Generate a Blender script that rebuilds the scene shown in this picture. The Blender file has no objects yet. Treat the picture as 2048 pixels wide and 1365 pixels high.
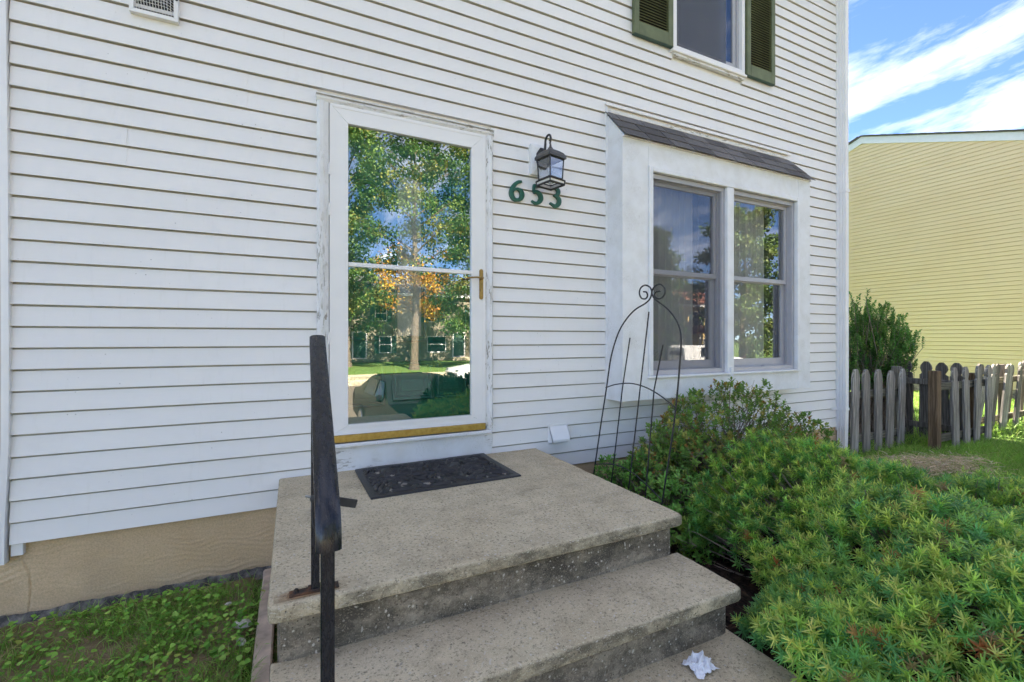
import bpy, math, random
import numpy as np
from mathutils import Vector, Matrix, noise as mnoise

random.seed(7)
RNG = np.random.default_rng(7)
S = bpy.context.scene
COL = S.collection
R = math.radians

# ------------------------------------------------------------------ camera
cam = bpy.data.cameras.new('camera')
cam.sensor_width = 36.0
cam.lens = 910.0 / 2048.0 * 36.0
cam.clip_start = 0.02
cam.clip_end = 3000
cam.shift_y = -5.5 / 2048.0
co = bpy.data.objects.new('camera', cam)
COL.objects.link(co)
co.location = (0.0, -2.924, 1.40)
co.rotation_euler = (R(90), 0, -math.atan(910.0 / 1881.0))
S.camera = co

# ------------------------------------------------------------------ sky
SUN_AZ, SUN_EL = R(4), R(41)          # azimuth from +Y towards +X
W = bpy.data.worlds.new('World')
S.world = W
W.use_nodes = True
nt = W.node_tree
nt.nodes.clear()
N = nt.nodes.new
L = nt.links.new
wo = N('ShaderNodeOutputWorld')
bg = N('ShaderNodeBackground')
sky = N('ShaderNodeTexSky')
sky.sky_type = 'NISHITA'
sky.sun_disc = False
sky.sun_elevation = SUN_EL
sky.sun_rotation = SUN_AZ
sky.altitude = 6000
sky.air_density = 1.0
sky.dust_density = 0.05
sky.ozone_density = 4.0
bg.inputs['Strength'].default_value = 0.05
tc = N('ShaderNodeTexCoord')
sep = N('ShaderNodeSeparateXYZ')
L(tc.outputs['Generated'], sep.inputs[0])
zz = N('ShaderNodeMath'); zz.operation = 'ADD'; zz.inputs[1].default_value = 0.22
L(sep.outputs['Z'], zz.inputs[0])
zm = N('ShaderNodeMath'); zm.operation = 'MAXIMUM'; zm.inputs[1].default_value = 0.05
L(zz.outputs[0], zm.inputs[0])
dx = N('ShaderNodeMath'); dx.operation = 'DIVIDE'
dy = N('ShaderNodeMath'); dy.operation = 'DIVIDE'
L(sep.outputs['X'], dx.inputs[0]); L(zm.outputs[0], dx.inputs[1])
L(sep.outputs['Y'], dy.inputs[0]); L(zm.outputs[0], dy.inputs[1])
cmb = N('ShaderNodeCombineXYZ')
L(dx.outputs[0], cmb.inputs[0]); L(dy.outputs[0], cmb.inputs[1])
mp = N('ShaderNodeMapping')
mp.inputs['Rotation'].default_value = (0, 0, R(-25))
mp.inputs['Scale'].default_value = (1.5, 0.62, 1.0)
mp.inputs['Location'].default_value = (4.7, 13.1, 0)
L(cmb.outputs[0], mp.inputs[0])
n1 = N('ShaderNodeTexNoise')
n1.inputs['Scale'].default_value = 2.6
n1.inputs['Detail'].default_value = 9
n1.inputs['Roughness'].default_value = 0.62
n1.inputs['Distortion'].default_value = 0.35
L(mp.outputs[0], n1.inputs['Vector'])
cr = N('ShaderNodeValToRGB')
cr.color_ramp.elements[0].position = 0.45
cr.color_ramp.elements[1].position = 0.82
cr.color_ramp.elements[0].color = (0, 0, 0, 1)
cr.color_ramp.elements[1].color = (1, 1, 1, 1)
ce = cr.color_ramp.elements.new(0.64)
ce.color = (0.115, 0.115, 0.115, 1)
L(n1.outputs['Fac'], cr.inputs[0])
mixc = N('ShaderNodeMix'); mixc.data_type = 'RGBA'
L(cr.outputs[0], mixc.inputs[0])
L(sky.outputs[0], mixc.inputs[6])
mixc.inputs[7].default_value = (30.0, 27.2, 24.2, 1)
L(mixc.outputs[2], bg.inputs[0])
L(bg.outputs[0], wo.inputs[0])

# ------------------------------------------------------------------ sun, exposure
sl = bpy.data.lights.new('sun', 'SUN')
sl.energy = 4.6
sl.angle = R(0.53)
sl.color = (1.0, 0.90, 0.76)
so = bpy.data.objects.new('sun', sl)
COL.objects.link(so)
SV = Vector((math.sin(SUN_AZ) * math.cos(SUN_EL), math.cos(SUN_AZ) * math.cos(SUN_EL), math.sin(SUN_EL)))
so.rotation_euler = SV.to_track_quat('Z', 'Y').to_euler()
so.location = SV * 60
S.view_settings.view_transform = 'Standard'
S.view_settings.look = 'None'
S.view_settings.exposure = 3.2
S.view_settings.gamma = 1.0
S.view_settings.use_curve_mapping = False
S.cycles.use_denoising = True
S.cycles.max_bounces = 6
S.cycles.use_adaptive_sampling = True
S.cycles.adaptive_threshold = 0.02
S.cycles.diffuse_bounces = 4
S.cycles.glossy_bounces = 4
S.cycles.transparent_max_bounces = 16
S.cycles.sample_clamp_indirect = 6

# ================================================================== helpers
def tag(o, label=None, cat=None, group=None, kind=None):
    if label: o['label'] = label
    if cat: o['category'] = cat
    if group: o['group'] = group
    if kind: o['kind'] = kind
    return o

def empty(name, loc=(0, 0, 0), label=None, cat=None, group=None, parent=None):
    o = bpy.data.objects.new(name, None)
    o.empty_display_size = 0.1
    COL.objects.link(o)
    o.location = loc
    if parent: o.parent = parent
    return tag(o, label, cat, group)

def setparent(o, p):
    """parent keeping world placement; parents have location only"""
    o.parent = p
    off = Vector((0, 0, 0))
    q = p
    while q is not None:
        off += q.location
        q = q.parent
    o.location = o.location - off

class MB:
    def __init__(s):
        s.v = []; s.f = []; s.c = None
    def add(s, vs, fs):
        n = len(s.v)
        s.v += [tuple(p) for p in vs]
        s.f += [tuple(i + n for i in f) for f in fs]
        return s
    def box(s, x0, x1, y0, y1, z0, z1, b=0.0):
        if x0 > x1: x0, x1 = x1, x0
        if y0 > y1: y0, y1 = y1, y0
        if z0 > z1: z0, z1 = z1, z0
        b = min(b, (x1 - x0) * .45, (y1 - y0) * .45, (z1 - z0) * .45)
        if b <= 0:
            vs = [(x0, y0, z0), (x1, y0, z0), (x1, y1, z0), (x0, y1, z0), (x0, y0, z1), (x1, y0, z1), (x1, y1, z1), (x0, y1, z1)]
            fs = [(0, 3, 2, 1), (4, 5, 6, 7), (0, 1, 5, 4), (1, 2, 6, 5), (2, 3, 7, 6), (3, 0, 4, 7)]
            return s.add(vs, fs)
        vs = []; idx = {}
        X = (x0, x1); Y = (y0, y1); Z = (z0, z1)
        sg = (1, -1)
        for i in (0, 1):
            for j in (0, 1):
                for k in (0, 1):
                    for a in (0, 1, 2):
                        p = [X[i] + sg[i] * b, Y[j] + sg[j] * b, Z[k] + sg[k] * b]
                        p[a] = (X, Y, Z)[a][(i, j, k)[a]]
                        idx[(i, j, k, a)] = len(vs)
                        vs.append(tuple(p))
        fs = []
        def q(l, flip):
            fs.append(tuple(l[::-1]) if flip else tuple(l))
        for i in (0, 1):
            q([idx[(i, 0, 0, 0)], idx[(i, 1, 0, 0)], idx[(i, 1, 1, 0)], idx[(i, 0, 1, 0)]], i == 0)
            q([idx[(0, i, 0, 1)], idx[(0, i, 1, 1)], idx[(1, i, 1, 1)], idx[(1, i, 0, 1)]], i == 0)
            q([idx[(0, 0, i, 2)], idx[(1, 0, i, 2)], idx[(1, 1, i, 2)], idx[(0, 1, i, 2)]], i == 0)
        for i in (0, 1):
            for j in (0, 1):
                q([idx[(i, j, 0, 0)], idx[(i, j, 1, 0)], idx[(i, j, 1, 1)], idx[(i, j, 0, 1)]], (i + j) % 2 == 0)
                q([idx[(i, 0, j, 0)], idx[(i, 1, j, 0)], idx[(i, 1, j, 2)], idx[(i, 0, j, 2)]], (i + j) % 2 == 1)
                q([idx[(0, i, j, 1)], idx[(1, i, j, 1)], idx[(1, i, j, 2)], idx[(0, i, j, 2)]], (i + j) % 2 == 0)
        for i in (0, 1):
            for j in (0, 1):
                for k in (0, 1):
                    q([idx[(i, j, k, 0)], idx[(i, j, k, 1)], idx[(i, j, k, 2)]], (i + j + k) % 2 == 1)
        return s.add(vs, fs)
    def tube(s, pts, r, n=8, cap=True, closed=False):
        pts = [Vector(p) for p in pts]
        m = len(pts)
        rs = r if isinstance(r, (list, tuple)) else [r] * m
        t0 = (pts[1] - pts[0]).normalized()
        up = Vector((0, 0, 1)) if abs(t0.z) < .9 else Vector((1, 0, 0))
        a = t0.cross(up).normalized()
        vs = []; fs = []
        for i in range(m):
            if i == 0: t = pts[1] - pts[0]
            elif i == m - 1: t = pts[-1] - pts[-2]
            else: t = pts[i + 1] - pts[i - 1]
            t.normalize()
            a = (a - t * a.dot(t))
            if a.length < 1e-6: a = t.orthogonal()
            a.normalize()
            b = t.cross(a)
            for k in range(n):
                an = 2 * math.pi * k / n
                vs.append(pts[i] + (a * math.cos(an) + b * math.sin(an)) * rs[i])
        for i in range(m - 1):
            for k in range(n):
                k2 = (k + 1) % n
                fs.append((i * n + k, i * n + k2, (i + 1) * n + k2, (i + 1) * n + k))
        if cap:
            fs.append(tuple(range(n))[::-1])
            fs.append(tuple((m - 1) * n + k for k in range(n)))
        return s.add(vs, fs)
    def sweep(s, prof, frames, cap=True):
        """prof: list of (u,v); frames: list of (origin, uvec, vvec)"""
        n = len(prof); vs = []; fs = []
        for o, u, v in frames:
            for a, b in prof:
                vs.append(Vector(o) + Vector(u) * a + Vector(v) * b)
        for i in range(len(frames) - 1):
            for k in range(n):
                k2 = (k + 1) % n
                fs.append((i * n + k, i * n + k2, (i + 1) * n + k2, (i + 1) * n + k))
        if cap:
            fs.append(tuple(range(n))[::-1])
            fs.append(tuple((len(frames) - 1) * n + k for k in range(n)))
        return s.add(vs, fs)
    def prismY(s, poly, y0, y1):
        """poly in (x,z), extruded along y"""
        return s.sweep([(p[0], p[1]) for p in poly], [((0, y0, 0), (1, 0, 0), (0, 0, 1)), ((0, y1, 0), (1, 0, 0), (0, 0, 1))])
    def prismX(s, poly, x0, x1):
        """poly in (y,z), extruded along x"""
        return s.sweep([(p[0], p[1]) for p in poly], [((x0, 0, 0), (0, 1, 0), (0, 0, 1)), ((x1, 0, 0), (0, 1, 0), (0, 0, 1))])
    def lathe(s, prof, c=(0, 0, 0), n=12, rot=0.0):
        """prof list of (r,z)"""
        vs = []; fs = []
        for r, z in prof:
            for k in range(n):
                a = 2 * math.pi * k / n + rot
                vs.append((c[0] + r * math.cos(a), c[1] + r * math.sin(a), c[2] + z))
        for i in range(len(prof) - 1):
            for k in range(n):
                k2 = (k + 1) % n
                fs.append((i * n + k, i * n + k2, (i + 1) * n + k2, (i + 1) * n + k))
        fs.append(tuple(range(n))[::-1])
        fs.append(tuple((len(prof) - 1) * n + k for k in range(n)))
        return s.add(vs, fs)
    def move(s, M):
        s.v = [tuple(M @ Vector(p)) for p in s.v]
        return s
    def mesh(s, name, mat, smooth=False, fix=True):
        me = bpy.data.meshes.new(name)
        me.from_pydata(s.v, [], s.f)
        if fix:
            import bmesh
            b = bmesh.new(); b.from_mesh(me)
            bmesh.ops.recalc_face_normals(b, faces=b.faces)
            b.to_mesh(me); b.free()
        if mat: me.materials.append(mat)
        if smooth: shade(me)
        me.update()
        return me
    def build(s, name, mat, parent=None, smooth=False, fix=True):
        o = bpy.data.objects.new(name, s.mesh(name, mat, smooth, fix))
        COL.objects.link(o)
        if parent: setparent(o, parent)
        return o

def shade(me, ang=40):
    n = len(me.polygons)
    me.polygons.foreach_set('use_smooth', [True] * n)
    try:
        me.set_sharp_from_angle(angle=R(ang))
    except Exception:
        pass

def npmesh(name, v, quads, mat, col=None, parent=None, smooth=False, tris=False):
    k = 3 if tris else 4
    me = bpy.data.meshes.new(name)
    v = np.asarray(v, dtype=np.float32); q = np.asarray(quads, dtype=np.int32)
    me.vertices.add(len(v)); me.vertices.foreach_set('co', v.ravel())
    me.loops.add(q.size); me.loops.foreach_set('vertex_index', q.ravel())
    me.polygons.add(len(q))
    me.polygons.foreach_set('loop_start', np.arange(0, q.size, k, dtype=np.int32))
    me.polygons.foreach_set('loop_total', np.full(len(q), k, dtype=np.int32))
    if col is not None:
        a = me.color_attributes.new('Col', 'FLOAT_COLOR', 'POINT')
        c = np.ones((len(v), 4), dtype=np.float32); c[:, :3] = col
        a.data.foreach_set('color', c.ravel())
    if mat: me.materials.append(mat)
    me.update(calc_edges=True)
    if smooth: me.polygons.foreach_set('use_smooth', [True] * len(q))
    o = bpy.data.objects.new(name, me)
    COL.objects.link(o)
    if parent: setparent(o, parent)
    return o

def fbm(P, seed=0.0, oct=4, lac=2.0, gain=0.5):
    """cheap vector noise for arrays Nx2/Nx3 (value noise)"""
    P = np.asarray(P, dtype=np.float64)
    if P.shape[1] == 2: P = np.c_[P, np.zeros(len(P))]
    out = np.zeros(len(P)); amp = 1.0; tot = 0
    Q = P + seed * 17.13
    for o in range(oct):
        i = np.floor(Q).astype(np.int64); f = Q - i; f = f * f * (3 - 2 * f)
        def h(a, b, c):
            n = (a * 374761393 + b * 668265263 + c * 2147483647 + 1013 * o + int(seed * 7919)) & 0xffffffff
            n = ((n ^ (n >> 13)) * 1274126177) & 0xffffffff
            return ((n ^ (n >> 16)) & 0xffff) / 65535.0
        r = 0
        for a in (0, 1):
            for b in (0, 1):
                for c in (0, 1):
                    w = (f[:, 0] if a else 1 - f[:, 0]) * (f[:, 1] if b else 1 - f[:, 1]) * (f[:, 2] if c else 1 - f[:, 2])
                    r = r + w * h(i[:, 0] + a, i[:, 1] + b, i[:, 2] + c)
        out += amp * r; tot += amp; amp *= gain; Q = Q * lac + 5.3
    return out / tot

# ================================================================== materials
class NM:
    def __init__(s, name):
        s.m = bpy.data.materials.new(name); s.m.use_nodes = True
        s.t = s.m.node_tree; s.t.nodes.clear()
        s.out = s.n('ShaderNodeOutputMaterial')
        s.p = s.n('ShaderNodeBsdfPrincipled')
        s.l(s.p.outputs[0], s.out.inputs[0])
        s._co = None
    def n(s, t, **kw):
        x = s.t.nodes.new(t)
        for k, v in kw.items(): setattr(x, k, v)
        return x
    def l(s, a, b): s.t.links.new(a, b)
    def co(s, scale=(1, 1, 1), rot=(0, 0, 0), world=True):
        if s._co is None:
            if world:
                g = s.n('ShaderNodeNewGeometry'); s._co = g.outputs['Position']
            else:
                g = s.n('ShaderNodeTexCoord'); s._co = g.outputs['Object']
        m = s.n('ShaderNodeMapping')
        m.inputs['Scale'].default_value = scale; m.inputs['Rotation'].default_value = rot
        s.l(s._co, m.inputs[0]); return m.outputs[0]
    def noise(s, vec, scale=5, detail=4, rough=.55, dist=0):
        x = s.n('ShaderNodeTexNoise')
        x.inputs['Scale'].default_value = scale; x.inputs['Detail'].default_value = detail
        x.inputs['Roughness'].default_value = rough; x.inputs['Distortion'].default_value = dist
        s.l(vec, x.inputs['Vector']); return x.outputs['Fac']
    def voro(s, vec, scale=5, feature='F1', out='Distance', rnd=1.0):
        x = s.n('ShaderNodeTexVoronoi', feature=feature)
        x.inputs['Scale'].default_value = scale; x.inputs['Randomness'].default_value = rnd
        s.l(vec, x.inputs['Vector']); return x.outputs[out]
    def ramp(s, fac, stops):
        x = s.n('ShaderNodeValToRGB')
        e = x.color_ramp.elements
        while len(e) < len(stops): e.new(.5)
        for i, (p, c) in enumerate(stops):
            e[i].position = p
            e[i].color = (c, c, c, 1) if isinstance(c, (int, float)) else (*c, 1)
        s.l(fac, x.inputs[0]); return x.outputs[0]
    def mix(s, fac, a, b, mode='MIX'):
        x = s.n('ShaderNodeMix', data_type='RGBA', blend_type=mode)
        for sock, v in ((x.inputs[0], fac), (x.inputs[6], a), (x.inputs[7], b)):
            if isinstance(v, (int, float)): sock.default_value = v
            elif isinstance(v, tuple): sock.default_value = (*v, 1)
            else: s.l(v, sock)
        return x.outputs[2]
    def math(s, op, a, b=None, clamp=False):
        x = s.n('ShaderNodeMath', operation=op); x.use_clamp = clamp
        for i, v in enumerate((a, b)):
            if v is None: continue
            if isinstance(v, (int, float)): x.inputs[i].default_value = v
            else: s.l(v, x.inputs[i])
        return x.outputs[0]
    def bump(s, h, strength=.3, dist=.01, prev=None):
        x = s.n('ShaderNodeBump')
        x.inputs['Strength'].default_value = strength; x.inputs['Distance'].default_value = dist
        s.l(h, x.inputs['Height'])
        if prev is not None: s.l(prev, x.inputs['Normal'])
        return x.outputs[0]
    def done(s, col=None, rough=None, normal=None, metal=0.0, spec=.5, **kw):
        for key, v in (('Base Color', col), ('Roughness', rough), ('Metallic', metal), ('Specular IOR Level', spec)):
            if v is None: continue
            if isinstance(v, (int, float)): s.p.inputs[key].default_value = v
            elif isinstance(v, tuple): s.p.inputs[key].default_value = (*v, 1)
            else: s.l(v, s.p.inputs[key])
        for k, v in kw.items(): s.p.inputs[k].default_value = v
        if normal is not None: s.l(normal, s.p.inputs['Normal'])
        return s.m

def m_plain(name, col, rough=.6, metal=0.0, var=.12, scale=14, spec=.5, bump=0.0):
    a = NM(name); v = a.co()
    n = a.noise(v, scale, 5)
    c = a.mix(a.ramp(n, [(.3, 0.0), (.7, 1.0)]), tuple(x * (1 - var) for x in col), tuple(min(1, x * (1 + var)) for x in col))
    nm = a.bump(a.noise(v, scale * 12, 3), bump, .004) if bump else None
    return a.done(c, rough, nm, metal, spec)

def m_siding(name, c0, c1, dirt=(.30, .27, .20), dirt_amt=.0):
    a = NM(name); v = a.co()
    big = a.noise(a.co((.7, .7, 1.6)), 1.3, 4)
    col = a.mix(a.ramp(big, [(.32, 0.0), (.68, 1.0)]), c0, c1)
    streak = a.noise(a.co((2.5, 2.5, 90)), 4, 4, .6)
    col = a.mix(a.math('MULTIPLY', a.ramp(streak, [(.35, 0.0), (.75, 1.0)]), .10), col, tuple(x * .82 for x in c0))
    sp = a.voro(v, 23)
    spm = a.ramp(sp, [(.045, 1.0), (.085, 0.0)])
    spn = a.ramp(a.noise(v, 2.2, 2), [(.52, 0.0), (.62, 1.0)])
    col = a.mix(a.math('MULTIPLY', a.math('MULTIPLY', spm, spn), .55), col, (.13, .11, .08))
    # drip streaks and splash dirt
    dr = a.ramp(a.noise(a.co((16, 16, .9)), 2.2, 5, .65), [(.58, 0.0), (.78, .13)])
    col = a.mix(dr, col, (.50, .47, .39))
    bl = a.ramp(a.noise(v, 3.4, 6, .7), [(.56, 0.0), (.80, .16)])
    col = a.mix(bl, col, (.55, .52, .45))
    gr = a.noise(a.co((1.5, 6, 210)), 5, 3, .7)
    nm = a.bump(gr, .22, .0035)
    return a.done(col, .42, nm, spec=.35)

def m_paint_peel(name, base=(.78, .775, .77), amt=.49, wood=(.27, .24, .20), stretch=(14, 14, 3.0)):
    a = NM(name); v = a.co()
    n = a.noise(a.co(stretch), 4.5, 7, .66, .3)
    m = a.ramp(n, [(amt + .06, 0.0), (amt + .085, 1.0)])
    n2 = a.noise(v, 2.3, 3)
    m = a.math('MULTIPLY', m, a.ramp(n2, [(.44, 0.0), (.56, 1.0)]))
    crack = a.ramp(a.voro(a.co((30, 30, 5)), 6, 'DISTANCE_TO_EDGE'), [(.006, 1.0), (.02, 0.0)])
    crack = a.math('MULTIPLY', crack, a.ramp(a.noise(v, 5, 3), [(.5, 0.0), (.62, .8)]))
    dirt = a.noise(v, 9, 5)
    col = a.mix(a.ramp(dirt, [(.4, 0.0), (.8, .35)]), base, (.52, .49, .42))
    wd = a.mix(a.noise(a.co((60, 60, 4)), 5, 4), wood, (.42, .39, .34))
    col = a.mix(m, col, wd)
    col = a.mix(a.math('MULTIPLY', crack, .7), col, (.22, .20, .17))
    h = a.math('SUBTRACT', 1.0, a.math('MAXIMUM', m, crack))
    nm = a.bump(h, .5, .003)
    nm = a.bump(a.noise(v, 60, 4), .12, .003, nm)
    return a.done(col, .55, nm, spec=.3)

def m_concrete(name, ca, cb, cdark, stain=.5, agg=1.0, grime=.75):
    a = NM(name); v = a.co()
    n1 = a.noise(v, 1.8, 5, .6); n2 = a.noise(v, 7, 6, .7)
    col = a.mix(a.ramp(n1, [(.3, 0.0), (.7, 1.0)]), ca, cb)
    col = a.mix(a.math('MULTIPLY', a.ramp(n2, [(.45, 0.0), (.70, 1.0)]), stain), col, cdark)
    # algae and soot blotches, heaviest on the upright faces that stay damp
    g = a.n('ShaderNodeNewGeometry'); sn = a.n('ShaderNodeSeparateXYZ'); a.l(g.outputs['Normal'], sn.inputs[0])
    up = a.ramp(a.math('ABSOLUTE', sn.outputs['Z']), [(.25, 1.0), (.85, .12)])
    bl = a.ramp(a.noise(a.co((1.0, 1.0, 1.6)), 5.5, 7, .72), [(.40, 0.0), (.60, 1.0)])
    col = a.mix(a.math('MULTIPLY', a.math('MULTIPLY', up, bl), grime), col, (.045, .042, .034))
    # sandy grain at two scales
    f1 = a.noise(v, 85, 5, .8); f2 = a.noise(v, 210, 3, .7)
    col = a.mix(a.ramp(f1, [(.34, .95), (.47, 0.0)]), col, tuple(x * .30 for x in ca))
    col = a.mix(a.ramp(f2, [(.56, 0.0), (.70, .55)]), col, tuple(min(1, x * 1.7) for x in cb))
    vc = a.n('ShaderNodeTexVoronoi'); vc.inputs['Scale'].default_value = 84
    a.l(a.mix(.08, v, a.n('ShaderNodeTexNoise').outputs['Color']), vc.inputs['Vector'])
    sepc = a.n('ShaderNodeSeparateColor'); a.l(vc.outputs['Color'], sepc.inputs[0])
    core = a.ramp(a.math('ADD', vc.outputs['Distance'], a.math('MULTIPLY', f1, .35)), [(.42, 1.0), (.58, 0.0)])
    light = a.ramp(sepc.outputs[0], [(.80, 0.0), (.90, .85 * agg)])
    dark = a.ramp(sepc.outputs[1], [(.76, 0.0), (.86, .5 * agg)])
    col = a.mix(a.math('MULTIPLY', light, core), col, (.66, .60, .50))
    col = a.mix(a.math('MULTIPLY', dark, core), col, (.12, .095, .07))
    pit = a.voro(v, 60)
    pm = a.math('MULTIPLY', a.ramp(pit, [(.10, 1.0), (.2, 0.0)]), a.ramp(a.noise(v, 9, 3), [(.5, 0.0), (.58, 1.0)]))
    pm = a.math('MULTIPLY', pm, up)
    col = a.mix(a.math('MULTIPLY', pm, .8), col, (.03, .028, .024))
    nm = a.bump(f1, .9, .006)
    nm = a.bump(a.math('SUBTRACT', 1.0, pm), .7, .006, nm)
    return a.done(col, .92, nm, spec=.2)

def m_wood(name, c0, c1, axis='Z', world=False, rough=.85):
    a = NM(name); v = a.co(world=world)
    st = {'Z': (40, 40, 1.6), 'X': (1.6, 40, 40), 'Y': (40, 1.6, 40)}[axis]
    g = a.noise(a.co(st), 1.6, 8, .65, .4)
    oi = a.n('ShaderNodeObjectInfo')
    big = a.noise(a.co((3, 3, 1.2)), 2.5, 3)
    f = a.math('ADD', a.math('MULTIPLY', big, .6), a.math('MULTIPLY', oi.outputs['Random'], .5))
    col = a.mix(a.ramp(f, [(.3, 0.0), (.75, 1.0)]), c0, c1)
    col = a.mix(a.ramp(g, [(.42, .75), (.60, 0.0)]), col, tuple(x * .30 for x in c0))
    nm = a.bump(g, .6, .006)
    return a.done(col, rough, nm, spec=.15)

def m_leaf(name, rough=.45, trans=.25, spec=.4):
    a = NM(name)
    at = a.n('ShaderNodeVertexColor'); at.layer_name = 'Col'
    n = a.noise(a.co(), 60, 2)
    c = a.mix(a.ramp(n, [(.35, 0.0), (.75, .25)]), at.outputs[0], (.02, .03, .01), 'MIX')
    a.done(c, rough, spec=spec)
    tr = a.n('ShaderNodeBsdfTranslucent'); a.l(c, tr.inputs[0])
    mx = a.n('ShaderNodeMixShader'); mx.inputs[0].default_value = trans
    a.l(a.p.outputs[0], mx.inputs[1]); a.l(tr.outputs[0], mx.inputs[2])
    a.l(mx.outputs[0], a.out.inputs[0])
    return a.m

def m_glass(name, refl=.3, tint=(.92, .95, .95), rough=0.0, wave=0.0):
    a = NM(name)
    tr = a.n('ShaderNodeBsdfTransparent'); tr.inputs[0].default_value = (*tint, 1)
    gl = a.n('ShaderNodeBsdfGlossy'); gl.inputs['Roughness'].default_value = rough
    gl.inputs['Color'].default_value = (.97, .98, 1.0, 1)
    g = a.n('ShaderNodeNewGeometry')
    dt = a.n('ShaderNodeVectorMath', operation='DOT_PRODUCT'); a.l(g.outputs['Normal'], dt.inputs[0]); a.l(g.outputs['Incoming'], dt.inputs[1])
    sch = a.math('POWER', a.math('SUBTRACT', 1.0, a.math('ABSOLUTE', dt.outputs['Value']), clamp=True), 5.0)
    fac = a.math('ADD', a.math('MULTIPLY', sch, 1.0 - refl), refl, clamp=True)
    if wave:
        nm = a.bump(a.noise(a.co(), 3.0, 1), wave, .01)
        a.l(nm, gl.inputs['Normal'])
    mx = a.n('ShaderNodeMixShader')
    a.l(fac, mx.inputs[0]); a.l(tr.outputs[0], mx.inputs[1]); a.l(gl.outputs[0], mx.inputs[2])
    a.l(mx.outputs[0], a.out.inputs[0])
    return a.m

def m_screen(name, opac=.45, col=(.10, .10, .11)):
    a = NM(name)
    tr = a.n('ShaderNodeBsdfTransparent')
    df = a.n('ShaderNodeBsdfDiffuse'); df.inputs[0].default_value = (*col, 1)
    mx = a.n('ShaderNodeMixShader'); mx.inputs[0].default_value = opac
    a.l(tr.outputs[0], mx.inputs[1]); a.l(df.outputs[0], mx.inputs[2])
    a.l(mx.outputs[0], a.out.inputs[0])
    return a.m

def m_sheer(name, col, opac=.6):
    a = NM(name)
    tr = a.n('ShaderNodeBsdfTransparent')
    df = a.n('ShaderNodeBsdfDiffuse')
    w = a.noise(a.co((90, 90, 3)), 2, 3)
    c = a.mix(w, tuple(x * .6 for x in col), col)
    a.l(c, df.inputs[0])
    mx = a.n('ShaderNodeMixShader'); mx.inputs[0].default_value = opac
    a.l(tr.outputs[0], mx.inputs[1]); a.l(df.outputs[0], mx.inputs[2])
    a.l(mx.outputs[0], a.out.inputs[0])
    return a.m

M = {}
M['siding'] = m_siding('white_vinyl', (.80, .775, .745), (.84, .815, .785))
M['white'] = m_plain('white_vinyl_trim', (.82, .80, .78), .4, var=.05, scale=5)
M['storm'] = m_plain('white_enamel', (.82, .80, .78), .3, var=.03, scale=4)
M['peel'] = m_paint_peel('peeling_white_paint')
M['peel_h'] = m_paint_peel('peeling_white_paint_rail', stretch=(3, 14, 14))
M['paint'] = m_paint_peel('old_white_paint', (.79, .79, .795), .66)
M['yellow'] = m_siding('yellow_vinyl', (.88, .675, .375), (.91, .715, .42))
M['beige'] = m_siding('beige_vinyl', (.55, .50, .41), (.60, .55, .45))
M['beigetrim'] = m_plain('beige_trim', (.58, .53, .44), .5, var=.05)
M['concrete'] = m_concrete('worn_concrete', (.60, .49, .325), (.70, .59, .41), (.36, .28, .18), .6)
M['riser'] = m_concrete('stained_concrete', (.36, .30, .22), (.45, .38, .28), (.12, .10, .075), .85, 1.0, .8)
M['fdn'] = None
M['rake'] = m_plain('white_rake_paint', (.88, .87, .86), .5, var=.03)
M['iron'] = None
M['gold'] = None
M['green'] = m_plain('green_door_paint', (.010, .16, .105), .38, var=.10, scale=6)
M['greenmetal'] = m_plain('green_enamel', (.016, .10, .065), .42, var=.2, scale=40)
M['shutter'] = m_plain('faded_green_shutter', (.13, .15, .075), .65, var=.22, scale=9)
M['shutteredge'] = m_plain('green_shutter_edge', (.03, .07, .05), .55, var=.2, scale=9)
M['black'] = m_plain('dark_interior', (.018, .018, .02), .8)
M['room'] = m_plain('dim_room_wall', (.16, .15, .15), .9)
M['vinylgrey'] = m_plain('grey_white_sash', (.42, .41, .43), .35, var=.05)
M['oldgrey'] = m_plain('grey_storm_sash', (.30, .30, .33), .4, var=.08)
M['glass'] = m_glass('storm_glass', .185, (.90, .94, .93), 0.0, .012)
M['winglass'] = m_glass('window_glass', .12, (.90, .895, .88), 0.0, .02)
M['upglass'] = m_glass('upper_window_glass', .12, (.7, .72, .76), 0.0, .02)
M['lampglass'] = m_glass('lantern_glass', .11, (.93, .95, .97), .02)
M['screen'] = m_screen('insect_screen', .14, (.16, .16, .18))
M['upscreen'] = m_screen('upper_insect_screen', .55, (.15, .16, .19))
M['sheer'] = m_sheer('sheer_curtain', (.88, .87, .85), .8)
M['drape'] = m_plain('dark_drape', (.06, .06, .075), .9, var=.25, scale=30)
M['rubber'] = m_plain('dusty_black_rubber', (.030, .029, .030), .62, var=.45, scale=20, bump=.2)
M['lamp'] = m_plain('weathered_black_lamp', (.035, .033, .032), .45, var=.35, scale=40, spec=.4)
M['lampgrey'] = m_plain('oxidised_lamp_roof', (.07, .067, .065), .5, var=.35, scale=40)
M['wire'] = m_plain('dark_wire', (.05, .048, .05), .5, metal=.4, var=.3, scale=30)
M['bulb'] = m_plain('milky_candle', (.7, .68, .62), .5)
M['brass'] = m_plain('tarnished_brass', (.33, .22, .08), .35, metal=.85, var=.25, scale=40)
M['fence'] = m_wood('weathered_picket', (.34, .305, .265), (.50, .455, .40))
M['fenceold'] = m_wood('dark_weathered_picket', (.17, .15, .13), (.28, .25, .215))
M['post'] = m_wood('brown_post', (.22, .145, .085), (.28, .19, .12))
M['railwood'] = m_wood('fence_rail', (.13, .12, .09), (.22, .205, .16), 'X')
M['timber'] = m_plain('pinkish_edging', (.58, .45, .35), .85, var=.28, scale=16, bump=.4)
M['leaf'] = m_leaf('shrub_leaf', .42, .38)
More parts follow.
